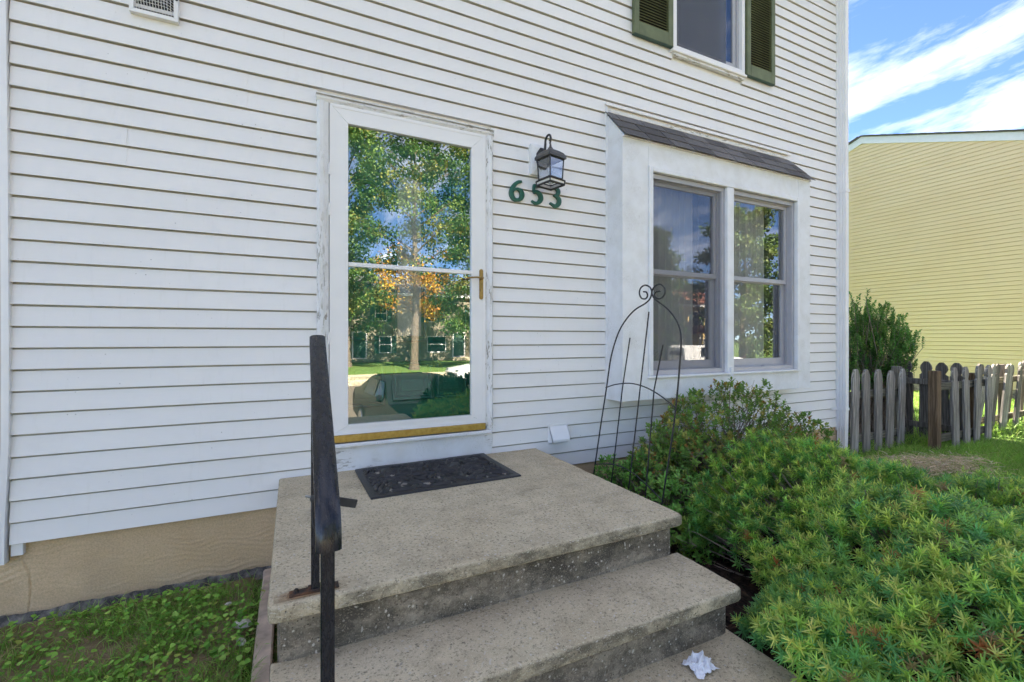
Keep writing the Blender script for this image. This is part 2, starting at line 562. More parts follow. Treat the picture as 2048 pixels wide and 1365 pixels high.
M['yew'] = m_leaf('yew_needle', .40, .42, .45)
M['treeleaf'] = m_leaf('tree_leaf', .5, .35)
M['grass'] = m_leaf('grass_blade', .5, .3, .25)
M['dry'] = m_leaf('dry_matter', .8, .1, .1)
M['bark'] = m_wood('bark', (.16, .125, .09), (.24, .19, .14))
M['twig'] = m_plain('twig', (.20, .155, .12), .85, var=.35, scale=30)
M['paper'] = m_plain('white_tissue', (.80, .80, .82), .75, var=.05)
M['stone'] = m_plain('pale_stone', (.68, .63, .56), .85, var=.2, scale=40, bump=.3)
M['steel'] = m_plain('dull_steel', (.45, .45, .46), .35, metal=.9)

def lap_shade():  # dull tint standing in for shade under the siding laps
    a = NM('shaded_lap'); v = a.co()
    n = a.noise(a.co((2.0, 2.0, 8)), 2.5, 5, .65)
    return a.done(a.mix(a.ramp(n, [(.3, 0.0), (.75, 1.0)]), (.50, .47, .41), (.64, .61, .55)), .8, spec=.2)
M['lapshade'] = lap_shade()
def special_mats():
    # trowelled parging
    a = NM('parged_foundation'); v = a.co()
    n = a.noise(v, 2.2, 5, .6)
    col = a.mix(a.ramp(n, [(.3, 0.0), (.7, 1.0)]), (.58, .41, .24), (.70, .52, .33))
    sx = a.n('ShaderNodeSeparateXYZ'); a.l(v, sx.inputs[0])
    n3 = a.noise(a.co((3, 3, 7)), 1.4, 4)
    col = a.mix(a.math('MULTIPLY', a.ramp(n3, [(.5, 0.0), (.75, 1.0)]), .7), col, (.60, .43, .25))
    n4 = a.noise(v, 3.1, 5)
    col = a.mix(a.math('MULTIPLY', a.ramp(n4, [(.52, 0.0), (.74, 1.0)]), .7), col, (.50, .37, .235))
    fine = a.noise(v, 120, 4, .7)
    col = a.mix(a.ramp(fine, [(.35, .35), (.6, 0.0)]), col, (.24, .18, .105))
    nm = a.bump(fine, .35, .004)
    M['fdn'] = a.done(col, .92, nm, spec=.15)
    a = NM('tar_coat'); v = a.co()
    n = a.noise(v, 16, 6, .7)
    col = a.mix(a.ramp(n, [(.42, 0.0), (.62, 1.0)]), (.09, .082, .075), (.30, .27, .235))
    M['tar'] = a.done(col, .9, a.bump(n, .8, .01), spec=.2)
    # black iron with rust flecks
    a = NM('black_iron'); v = a.co()
    n = a.noise(a.co((30, 8, 8)), 3, 6, .7)
    col = a.mix(a.ramp(n, [(.4, 0.0), (.75, 1.0)]), (.010, .011, .015), (.022, .024, .032))
    r = a.noise(v, 11, 5, .7)
    col = a.mix(a.ramp(r, [(.73, 0.0), (.80, .7)]), col, (.10, .05, .03))
    scr = a.noise(a.co((140, 5, 5)), 2, 3)
    col = a.mix(a.ramp(scr, [(.70, 0.0), (.78, .25)]), col, (.12, .12, .13))
    ro = a.ramp(n, [(.3, .20), (.7, .34)])
    M['iron'] = a.done(col, ro, a.bump(a.noise(v, 90, 4), .12, .002), spec=.5)
    a = NM('rusty_iron'); v = a.co()
    r = a.noise(v, 30, 6, .7)
    col = a.mix(a.ramp(r, [(.42, 0.0), (.62, 1.0)]), (.03, .024, .02), (.15, .065, .028))
    M['rust'] = a.done(col, .85, a.bump(r, .5, .004))
    # gold anodised sweep
    a = NM('gold_sweep'); v = a.co((18, 18, 18))
    n = a.noise(v, 3, 5)
    col = a.mix(a.ramp(n, [(.35, 0.0), (.7, 1.0)]), (.48, .31, .07), (.62, .43, .12))
    M['gold'] = a.done(col, .38, None, .65)
    # asphalt shingle
    a = NM('shingle_granules'); v = a.co()
    oi = a.n('ShaderNodeObjectInfo')
    n = a.noise(v, 330, 2, .6)
    base = a.mix(a.math('MULTIPLY', oi.outputs['Random'], .9), (.13, .12, .115), (.27, .25, .24))
    col = a.mix(a.ramp(n, [(.36, .7), (.55, 0.0)]), base, (.035, .034, .035))
    col = a.mix(a.ramp(a.noise(v, 410, 1), [(.62, 0.0), (.70, .6)]), col, (.27, .25, .24))
    M['shingle'] = a.done(col, .95, a.bump(n, .7, .004), spec=.1)
    # soil / thin lawn
    a = NM('lawn_soil'); v = a.co()
    n = a.noise(v, .9, 5, .6); n2 = a.noise(v, 14, 5, .65)
    g = a.mix(a.ramp(n2, [(.35, 0.0), (.65, 1.0)]), (.08, .145, .03), (.14, .21, .055))
    d = a.mix(a.ramp(n2, [(.35, 0.0), (.65, 1.0)]), (.10, .07, .035), (.19, .14, .075))
    col = a.mix(a.ramp(n, [(.60, 0.0), (.78, 1.0)]), g, d)
    M['ground'] = a.done(col, .95, a.bump(a.noise(v, 60, 5, .7), .9, .03), spec=.1)
    a = NM('bare_soil'); v = a.co()
    n = a.noise(v, 7, 6, .65)
    col = a.mix(a.ramp(n, [(.35, 0.0), (.65, 1.0)]), (.24, .175, .10), (.42, .32, .19))
    n3 = a.noise(v, 4, 4)
    col = a.mix(a.ramp(n3, [(.52, 0.0), (.66, .8)]), col, (.17, .18, .045))
    M['soil'] = a.done(col, .95, a.bump(a.noise(v, 90, 5, .7), .9, .015), spec=.1)
    a = NM('asphalt'); v = a.co()
    n = a.noise(v, .6, 4); n2 = a.noise(v, 130, 3)
    col = a.mix(n, (.15, .125, .095), (.20, .165, .125))
    col = a.mix(a.ramp(n2, [(.4, .4), (.6, 0.0)]), col, (.04, .04, .04))
    M['asphalt'] = a.done(col, .9, a.bump(n2, .4, .01), spec=.25)
    a = NM('mulch_bed'); v = a.co()
    n = a.noise(a.co((1, 1, 1)), 38, 6, .7)
    col = a.mix(a.ramp(n, [(.35, 0.0), (.7, 1.0)]), (.018, .014, .012), (.085, .055, .042))
    M['mulch'] = a.done(col, .95, a.bump(n, 1.0, .03), spec=.15)
special_mats()

# ================================================================== ground, street
def gz(x, y):
    """terrain height"""
    x = np.asarray(x, dtype=float); y = np.asarray(y, dtype=float)
    z = np.where(x < 0.8, 0.045, 0.06) + 0 * y
    z = z - 0.07 * np.clip((x - 4.2) / 2.0, 0, 1)
    f = np.clip((-y - 0.2) / 2.6, 0, 1); z = z - .06 * f
    s = np.clip((-y - 2.9) / 2.0, 0, 1); s = s * s * (3 - 2 * s)
    z = z - 1.02 * s
    s2 = np.clip((-y - 21.0) / 6.0, 0, 1); s2 = s2 * s2 * (3 - 2 * s2)
    z = z + .56 * s2
    return z

def spaced(lo, hi, fine_lo, fine_hi, step, far):
    a = list(np.arange(fine_lo, fine_hi + 1e-6, step))
    s = step; p = fine_hi
    while p < hi:
        s *= 1.35; p += s; a.append(min(p, hi))
    s = step; p = fine_lo
    while p > lo:
        s *= 1.35; p -= s; a.insert(0, max(p, lo))
    return np.array(a)

def build_ground():
    xs = spaced(-420, 420, -6, 16, .25, 0); ys = spaced(-420, 420, -28, 8, .25, 0)
    X, Y = np.meshgrid(xs, ys)
    P = np.c_[X.ravel(), Y.ravel()]
    Z = gz(P[:, 0], P[:, 1]) + .035 * (fbm(P * 1.7, 3, 3) - .5) * (np.abs(P[:, 1] + 13) > 8.0) * (np.abs(P).max(1) < 40)
    nx = len(xs); ny = len(ys)
    i = np.arange(nx * ny).reshape(ny, nx)
    q = np.c_[i[:-1, :-1].ravel(), i[:-1, 1:].ravel(), i[1:, 1:].ravel(), i[1:, :-1].ravel()]
    o = npmesh('ground', np.c_[P, Z], q, M['ground'], smooth=True)
    tag(o, 'grassy ground around the houses with thin worn patches', 'ground', kind='structure')
    # parking street behind the camera
    mb = MB(); mb.box(-80, 120, -20.6, -5.2, -1.3, -.93)
    tag(mb.build('road', M['asphalt']), 'asphalt parking street in front of the house', 'road', kind='structure')
    for y0, y1, nm in ((-5.2, -5.03, 'near'), (-20.77, -20.6, 'far')):
        mb = MB(); mb.box(-80, 120, y0, y1, -1.2, -.68, .02)
        tag(mb.build('kerb', M['concrete']), 'long concrete kerb on the %s side of the street' % nm, 'kerb', kind='structure')
    mb = MB(); mb.box(-80, 120, -23.9, -22.6, -1.0, -.705 + .06)
    tag(mb.build('pavement', M['concrete']), 'concrete pavement across the street', 'pavement', kind='structure')
    # soil bed strip left of the stoop, mulch bed right of it
    def patch(name, x0, x1, y0, y1, z, mat, amp, label, step=.03, edge=.1):
        xs = np.arange(x0, x1 + 1e-6, step); ys = np.arange(y0, y1 + 1e-6, step)
        X, Y = np.meshgrid(xs, ys); P = np.c_[X.ravel(), Y.ravel()]
        Z = z + amp * (fbm(P * 6, 5, 4) - .5) + amp * .6 * (fbm(P * 22, 8, 3) - .5)
        d = np.minimum.reduce([P[:, 0] - x0, x1 - P[:, 0], P[:, 1] - y0])
        Z -= .10 * np.clip(1 - d / edge, 0, 1) ** 1.5
        nx = len(xs); ny = len(ys); i = np.arange(nx * ny).reshape(ny, nx)
        q = np.c_[i[:-1, :-1].ravel(), i[:-1, 1:].ravel(), i[1:, 1:].ravel(), i[1:, :-1].ravel()]
        o = npmesh(name, np.c_[P, Z], q, mat, smooth=True)
        tag(o, label, 'bed', kind='structure')
    patch('soil_bed', -2.6, -.12, -1.6, .02, .062, M['soil'], .03, 'bare mossy soil at the foundation left of the steps')
    patch('mulch_bed', 1.5, 4.7, -3.0, .03, .135, M['mulch'], .04, 'dark mulch bed under the shrubs right of the steps', edge=.25)
    mb = MB(); mb.box(-.05, 1.62, -4.4, -1.60, -.4, .205, .012)
    tag(mb.build('walkway', M['concrete']), 'concrete walkway slab at the foot of the steps', 'walkway', kind='structure')
build_ground()

# ================================================================== white house
H0, HH = 0.442, 0.1016                    # siding start height, exposure
HX0, HX1 = -1.178, 5.42
house = empty('white_house', (0, 0, 0), 'white vinyl sided house front with green door and box window', 'house')
DX0, DX1, DZ1 = .132, 1.253, 2.83         # door casing
BX0, BX1, BZ0, BZ1 = 2.238, 4.531, .922, 3.205   # box window

def siding_board(parent, x0, x1, z, mat, y=0.0, seed=0, lip=.0165, h=HH, step=.55, xf=None):
    n = max(1, int((x1 - x0) / step))
    xs = np.linspace(x0, x1, n + 1)
    prof = [(.0115, 0.0), (-lip + .001, -.0005), (-lip, .0015), (-lip + .001, .006), (-.0045, h - .0095), (.003, h - .007), (.011, h + .001), (.0115, h + .002)]
    mb = MB(); fr = []
    for i, x in enumerate(xs):
        dyy = .0019 * mnoise.noise(Vector((x * 1.3, z * 9.0, seed)))
        dz = .0012 * mnoise.noise(Vector((x * .9, z * 5.0, seed + 9)))
        if xf is None:
            fr.append(((x, y + dyy, z + dz), (0, 1, 0), (0, 0, 1)))
        else:
            o, u = xf(x, y + dyy, z + dz); fr.append((o, u, (0, 0, 1)))
    mb.sweep(prof, fr)
    o = mb.build('siding_board', mat, parent)
    # underside and lap channel coloured darker to deepen the shadow line
    npf = len(prof)
    if mat is M['siding']: o.data.materials.append(M['lapshade'])
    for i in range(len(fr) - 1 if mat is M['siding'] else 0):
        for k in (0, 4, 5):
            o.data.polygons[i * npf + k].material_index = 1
    return o

SEAMS = {(22): [-.223], (26): [1.042], (30): [1.267, 3.506], (28): [2.606], (32): [2.915], (34): [.30, 2.70], (18): [-.75], (24): [4.95], (36): [-.4, 4.6], (38): [1.9], (12): [1.7], (4): [4.9], (40): [3.0], (42): [2.2], (44): [4.0]}
def build_siding():
    k = 0
    rnd = random.Random(3)
    while k < 51:
        z = H0 + k * HH; z1 = z + HH
        cuts = []
        if z < DZ1 - .01: cuts.append((DX0 + .004, DX1 - .004))
        if z1 > BZ0 + .04 and z < BZ1 - .02: cuts.append((BX0 + .01, BX1 - .01))
        if z1 > 3.86: cuts.append((2.935, 3.815))
        if z < .60 and z1 > .0:
            cuts.append((-.03, 1.575)) if z1 < .62 else None
        segs = [(HX0, HX1)]
        for a, b in cuts:
            ns = []
            for s, e in segs:
                if b <= s or a >= e: ns.append((s, e)); continue
                if a > s: ns.append((s, a))
                if b < e: ns.append((b, e))
            segs = ns
        sm = SEAMS.get(k - k % 2, [])
        for s, e in segs:
            if e - s < .02: continue
            pts = [s] + [x for x in sm if s + .1 < x < e - .1] + [e]
            for i in range(len(pts) - 1):
                a = pts[i] - (.025 if i else 0); b = pts[i + 1]
                siding_board(house, a, b, z, M['siding'], y=(.0030 if i % 2 else 0.0) + rnd.uniform(-.0006, .0006), seed=k * 3.1 + i)
        k += 1
build_siding()

def hp(name, mb, mat, smooth=False, parent=house):
    return mb.build(name, M[mat] if isinstance(mat, str) else mat, parent, smooth)

def build_shell():
    # sheathing behind the siding, with real openings; side and back walls, roof
    mb = MB()
    ys = (.0125, .14)
    ops = [(DX0 + .05, DX1 - .05, .46, DZ1 - .04), (BX0 + .05, BX1 - .05, 1.0, 3.0), (2.95, 3.80, 3.87, 5.4)]
    xs = sorted({HX0 - .02, HX1 - .03, *[o[0] for o in ops], *[o[1] for o in ops]})
    zs = sorted({.47, 5.66, *[o[2] for o in ops], *[o[3] for o in ops]})
    for i in range(len(xs) - 1):
        for j in range(len(zs) - 1):
            cx_, cz_ = (xs[i] + xs[i + 1]) / 2, (zs[j] + zs[j + 1]) / 2
            if any(o[0] < cx_ < o[1] and o[2] < cz_ < o[3] for o in ops): continue
            mb.box(xs[i], xs[i + 1], ys[0], ys[1], zs[j], zs[j + 1])
    hp('wall', mb, 'white')
    mb = MB(); mb.box(HX1 - .14, HX1 - .012, .13, 9.0, .40, 5.66); hp('side_wall', mb, 'white')
    mb = MB(); mb.box(HX0, HX1 - .02, 8.9, 9.02, .0, 5.6); hp('back_wall', mb, 'white')
    mb = MB(); mb.box(HX0, HX1 - .02, .15, 8.9, 2.98, 3.02)
    mb.box(HX0, HX1 - .02, .15, 8.9, .42, .46); mb.box(HX0, HX1 - .02, .15, 8.9, 5.60, 5.64)
    mb.box(HX0, HX1 - .2, 2.6, 2.7, .46, 5.6); mb.box(1.5, 1.56, .15, 2.6, .46, 2.98); mb.box(4.62, 4.68, .15, 2.6, .46, 2.98)
    mb.box(2.2, 2.26, .15, 2.6, 3.02, 5.6)
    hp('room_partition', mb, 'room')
    mb = MB(); mb.prismX([(-.35, 5.62), (4.5, 7.7), (9.4, 5.62), (9.4, 5.5), (4.5, 7.52), (-.35, 5.5)], HX0 - 8, HX1 + .25)
    hp('roof', mb, 'shingle')
    # corner post at the right, trim strip at the left
    mb = MB(); mb.box(HX1 - .10, HX1, -.019, .0, .40, 5.6, .003); mb.box(HX1 - .0, HX1 + .016, -.019, .09, .40, 5.6, .003)
    hp('corner_post', mb, 'white')
    mb = MB()
    fr = []
    for z, dx_ in ((.36, -.012), (.55, -.010), (.9, .003), (1.3, .004), (2.2, .0), (3.2, -.009), (5.6, -.009)):
        fr.append(((HX0 - .012 + dx_, 0, z), (1, 0, 0), (0, 1, 0)))
    mb.sweep([(-.013, -.030), (.013, -.030), (.013, .012), (-.013, .012)], fr); hp('end_trim', mb, 'white')
    mb = MB(); mb.box(HX0 + .002, HX0 + .045, -.008, .02, .385, .442, .002); hp('trim_stub', mb, 'white')
    # foundation
    x0, x1 = -1.60, -.03
    nx, nz = 420, 130
    xs = np.linspace(x0, x1, nx); zs = np.linspace(-.25, .465, nz)
    X, Z = np.meshgrid(xs, zs); X = X.ravel(); Z = Z.ravel()
    P = np.c_[X, Z]
    band = np.floor((Z + .02 * np.sin(X * 21 + Z * 9)) / .085)
    ph = X * 24 + band * 1.9 + 2.0 * fbm(P * 2.0, 2, 2)
    off = .012 * np.sin(ph) + .05 * fbm(np.c_[X * 1.8, Z * 3], 6, 2)
    comb = np.abs(np.sin((Z + off + .02 * fbm(P * 6, 19, 2)) * 120)) ** 3
    amp = np.clip((fbm(np.c_[X * 4.2, Z * 14], 9, 3) - .38) * 3.4, 0, 1)
    yv = .020 - .0028 * comb * amp - .005 * fbm(P * 5, 4, 3)
    crk = np.abs(X - (-1.125 + .02 * np.interp(Z, [0, .1, .2, .28, .36], [.6, 0., .4, .2, -1.2])))
    yv += .006 * (crk < .0028) * (Z < .36)
    # rough proud band along the ground
    tarz = .128 + .015 * (fbm(P * 9, 7, 3) - .5) - .012 * (X + .6)
    i = np.arange(nx * nz).reshape(nz, nx)
    q = np.c_[i[:-1, :-1].ravel(), i[:-1, 1:].ravel(), i[1:, 1:].ravel(), i[1:, :-1].ravel()]
    o = npmesh('foundation_wall', np.c_[X, yv, Z], q, M['fdn'], smooth=True, parent=house)
    xs = np.linspace(x0, x1, 200); zs = np.linspace(-.1, 0, 10)
    vs = []
    for a, zz_ in enumerate(zs):
        for x in xs:
            top = .105 + .012 * mnoise.noise(Vector((x * 7, 0, 1))) + .006 * mnoise.noise(Vector((x * 31, 0, 4)))
            t = a / 9
            z = -.1 + (top + .1) * t
            y = -.012 + .022 * max(0, t - .55) / .45 + .005 * mnoise.noise(Vector((x * 15, z * 40, 2)))
            vs.append((x, y, z))
    i = np.arange(200 * 10).reshape(10, 200)
    q = np.c_[i[:-1, :-1].ravel(), i[:-1, 1:].ravel(), i[1:, 1:].ravel(), i[1:, :-1].ravel()]
    npmesh('foundation_footing', np.array(vs), q, M['tar'], smooth=True, parent=house)
    mb = MB(); mb.box(1.45, HX1 - .02, .0, .12, -.3, .445); hp('foundation_wall', mb, 'fdn')
    mb = MB(); mb.box(-.031, 1.451, .02, .12, -.3, .6); hp('foundation_wall', mb, 'fdn')
    mb = MB(); mb.box(HX1 - .13, HX1 - .01, .121, 9, -.3, .399); hp('foundation_wall', mb, 'fdn')
build_shell()

# ---------------------------------------------------------------- doorway
def frame4(mb, x0, x1, z0, z1, w, y0, y1, wb=None):
    """mitred frame as four prisms (front face y0)"""
    wb = w if wb is None else wb
    o = [(x0, z0), (x1, z0), (x1, z1), (x0, z1)]
    i = [(x0 + w, z0 + wb), (x1 - w, z0 + wb), (x1 - w, z1 - w), (x0 + w, z1 - w)]
    g = .0006
    for k in range(4):
        k2 = (k + 1) % 4
        poly = [o[k], o[k2], i[k2], i[k]]
        c = (sum(p[0] for p in poly) / 4, sum(p[1] for p in poly) / 4)
        poly = [(p[0] + (g if p[0] < c[0] else -g), p[1] + (g if p[1] < c[1] else -g)) for p in poly]
        mb.prismY(poly, y0, y1)

def build_door():
    # brickmould casing: two legs and a head, each its own piece
    def leg(x0, x1, z0, z1, nm='casing_leg'):
        mb = MB()
        s = 1 if x0 < .6 else -1
        xo = x0 if s > 0 else x1; xi = x1 if s > 0 else x0
        prof = [(xo, .012), (xo, -.030), (xo + s * .014, -.046), (xo + s * .034, -.043), (xo + s * .046, -.034), (xi, -.030), (xi, .012)]
        nz = 12; fr = []
        for k in range(nz + 1):
            z = z0 + (z1 - z0) * k / nz
            fr.append(((.0012 * mnoise.noise(Vector((x0, 0, z * 4))), .0015 * mnoise.noise(Vector((x0 + 4, 0, z * 3))), z), (1, 0, 0), (0, 1, 0)))
        mb.sweep(prof, fr)
        return hp(nm, mb, 'peel')
    leg(DX0, DX0 + .064, .80, DZ1 - .036)
    leg(DX1 - .055, DX1, .80, DZ1 - .036)
    mb = MB()
    mb.prismX([(.012, DZ1), (-.030, DZ1), (-.046, DZ1 - .010), (-.043, DZ1 - .022), (-.032, DZ1 - .036), (.012, DZ1 - .036)], DX0 - .004, DX1 + .004)
    hp('casing_head', mb, 'peel_h')
    # thin cap flashing
    mb = MB(); mb.box(DX0 - .006, DX1 + .006, -.050, .005, DZ1 + .001, DZ1 + .006); hp('drip_cap', mb, 'peel_h')
    # lower leg blocks and kick board
    mb = MB(); mb.box(DX0 + .002, DX1 - .002, -.024, .02, .600, .745, .003); hp('kick_board', mb, 'peel_h')
    mb = MB(); mb.box(DX0 + .012, DX1 - .018, -.055, .05, .748, .770, .004); hp('door_sill', mb, 'paint')
    for a, b in ((DX0, DX0 + .05), (DX1 - .045, DX1)):
        mb = MB(); mb.box(a, b, -.029, .012, .747, .798, .002); hp('casing_foot', mb, 'peel')
    # jambs
    for a, b in ((.197, .222), (1.172, 1.197)):
        mb = MB(); mb.box(a, b, -.012, .14, .772, 2.79); hp('door_jamb', mb, 'paint')
    mb = MB(); mb.box(.197, 1.197, -.012, .14, 2.792, 2.82); hp('door_jamb', mb, 'paint')

    # storm door
    sx0, sx1, sz0, sz1 = .200, 1.194, .822, 2.790
    mb = MB(); frame4(mb, sx0, sx1, sz0, sz1, .098, -.040, -.010, .050)
    sd = hp('storm_door', mb, 'storm')
    mb = MB(); frame4(mb, sx0 + .088, sx1 - .088, sz0 + .044, sz1 - .088, .016, -.044, -.012)
    mb.build('glazing_bead', M['storm'], sd)
    mb = MB(); frame4(mb, sx0 - .0, sx1 + .0, sz0, sz1 + .0, .020, -.0425, -.0405); mb.build('edge_bead', M['storm'], sd)
    mb = MB(); mb.box(sx0 + .104, sx1 - .104, -.038, -.014, 1.832, 1.858, .003); mb.build('cross_bar', M['storm'], sd)
    for a, b in ((.878, 1.831), (1.859, 2.688)):
        mb = MB(); mb.box(sx0 + .1005, sx1 - .1005, -.028, -.024, a, b); mb.build('glass_pane', M['glass'], sd)
    mb = MB(); mb.box(sx0 + .004, sx1 - .001, -.046, -.018, .778, .820, .003); mb.build('bottom_sweep', M['gold'], sd)
    mb = MB()
    for x in np.linspace(.45, 1.15, 14):
        mb.box(x, x + .0016, -.0475, -.046, .782, .818)
    for z in (2.40, 2.16, 1.40, 1.02): # hinges
        h = MB(); h.tube([(sx0 - .003, -.046, z - .035), (sx0 - .003, -.046, z + .035)], .0045, 8)
        h.box(sx0 - .002, sx0 + .012, -.0445, -.040, z - .033, z + .033)
        h.build('hinge', M['storm'], sd)
    # handle
    mb = MB()
    xs_ = 1.160
    pr = [(math.cos(t) * .013, math.sin(t) * .013) for t in np.linspace(0, math.pi, 9)]
    poly = [(xs_ + a, 1.857 + b) for a, b in pr] + [(xs_ - a, 1.677 - b) for a, b in pr]
    mb.prismY(poly, -.049, -.041); hn = mb.build('handle_plate', M['brass'], sd)
    mb = MB()
    mb.tube([(xs_, -.049, 1.806), (xs_, -.075, 1.806), (xs_ - .012, -.084, 1.806), (xs_ - .05, -.088, 1.808), (xs_ - .10, -.086, 1.802), (xs_ - .118, -.082, 1.797)], [.009, .008, .007, .0062, .006, .0045], 10)
    mb.lathe([(.012, -.004), (.014, 0), (.012, .004)], (xs_, -.055, 1.806), 12)
    mb.build('handle_lever', M['brass'], sd, True)
    mb = MB(); mb.tube([(xs_, -.049, 1.733), (xs_, -.056, 1.733)], .010, 12); mb.build('lock_cylinder', M['brass'], sd)
    mb = MB()
    mb.tube([(xs_ - .09, -.006, 1.806), (xs_ - .09, .022, 1.806), (xs_ - .13, .026, 1.802), (xs_ - .17, .024, 1.79)], .006, 8)
    mb.build('inner_lever', M['lamp'], sd, True)

    # entry door behind the glass
    ey = .07
    mb = MB(); mb.box(.2225, 1.1715, ey, ey + .045, .774, 2.790)
    ed = hp('entry_door', mb, 'green')
    def mould(poly, w=.016, d=.012, name='panel_moulding', mat='green'):
        m = MB()
        n = len(poly)
        pts = [Vector((p[0], ey - .004, p[1])) for p in poly]
        fr = []
        for k in range(n + 1):
            p0 = pts[(k - 1) % n]; p1 = pts[k % n]; p2 = pts[(k + 1) % n]
            t = ((p1 - p0).normalized() + (p2 - p1).normalized())
            t.normalize()
            u = Vector((-t.z, 0, t.x))
            sc = 1.0 / max(.35, abs(u.dot(Vector((-(p1 - p0).z, 0, (p1 - p0).x)).normalized())))
            fr.append((p1, u * sc, Vector((0, -1, 0))))
        m.sweep([(-w, -.002), (-w * .6, d), (0, d * .5), (w * .6, d), (w, -.002)], fr, cap=False)
        return m.build(name, M[mat], ed)
    def rect(x0, x1, z0, z1): return [(x0, z0), (x1, z0), (x1, z1), (x0, z1)]
    arch = [(.600, 1.397), (.792, 1.397)] + [(.696 + .096 * math.cos(t), 2.376 + .096 * math.sin(t)) for t in np.linspace(0, math.pi, 15)]
    mould(arch, .020, .016, 'lite_moulding')
    m = MB(); m.prismY(arch, ey - .006, ey - .001); m.build('frosted_lite', LITE, ed)
    for xa, xb in ((.31, .52), (.87, 1.08)):
        p = [(xa, 1.40), (xb, 1.40), (xb, 2.25)] + [((xa + xb) / 2 + (xb - xa) / 2 * math.cos(t), 2.28 + .11 * math.sin(t)) for t in np.linspace(.25, math.pi - .25, 9)] + [(xa, 2.25)]
        mould(p)
        m = MB(); m.box(xa + .035, xb - .035, ey - .007, ey - .001, 1.44, 2.22, .005); m.build('raised_panel', M['green'], ed)
    for xa, xb, za, zb in ((.31, .52, .98, 1.24), (.60, .83, 1.012, 1.24), (.88, 1.08, 1.012, 1.24)):
        mould(rect(xa, xb, za, zb))
        m = MB(); m.box(xa + .04, xb - .04, ey - .008, ey - .001, za + .04, zb - .04, .006); m.build('raised_panel', M['green'], ed)
    m = MB(); m.box(.936, .958, ey - .014, ey - .001, 2.50, 2.615, .003); m.build('brass_label', M['brass'], ed)
    m = MB(); m.lathe([(.018, 0), (.028, .012), (.028, .028), (.015, .04)], (0, 0, 0), 14); m.move(Matrix.Translation((1.105, ey - .001, 1.67)) @ Matrix.Rotation(R(90), 4, 'X'))
    m.build('door_knob', M['brass'], ed, True)
LITE = None
def lite_mat():
    a = NM('frosted_leaded_lite'); v = a.co()
    n = a.noise(v, 40, 3)
    vv = a.voro(a.co((1, 1, 1)), 14, 'DISTANCE_TO_EDGE')
    col = a.mix(n, (.40, .40, .36), (.58, .57, .52))
    col = a.mix(a.ramp(vv, [(.02, .3), (.06, 0.0)]), col, (.30, .30, .27))
    return a.done(col, .25, a.bump(n, .5, .005))
LITE = lite_mat()
build_door()

# ---------------------------------------------------------------- box window
def sash(parent, x0, x1, z0, z1, w, y0, y1, mat, glass, name='sash', wb=None):
    m = MB(); frame4(m, x0, x1, z0, z1, w, y0, y1, wb)
    s = hp(name, m, mat, parent=parent)
    m = MB(); m.box(x0 + w - .004, x1 - w + .004, (y0 + y1) / 2 - .002, (y0 + y1) / 2 + .002, z0 + (wb or w) - .004, z1 - w + .004)
    hp('glass_pane', m, glass, parent=parent)
    return s

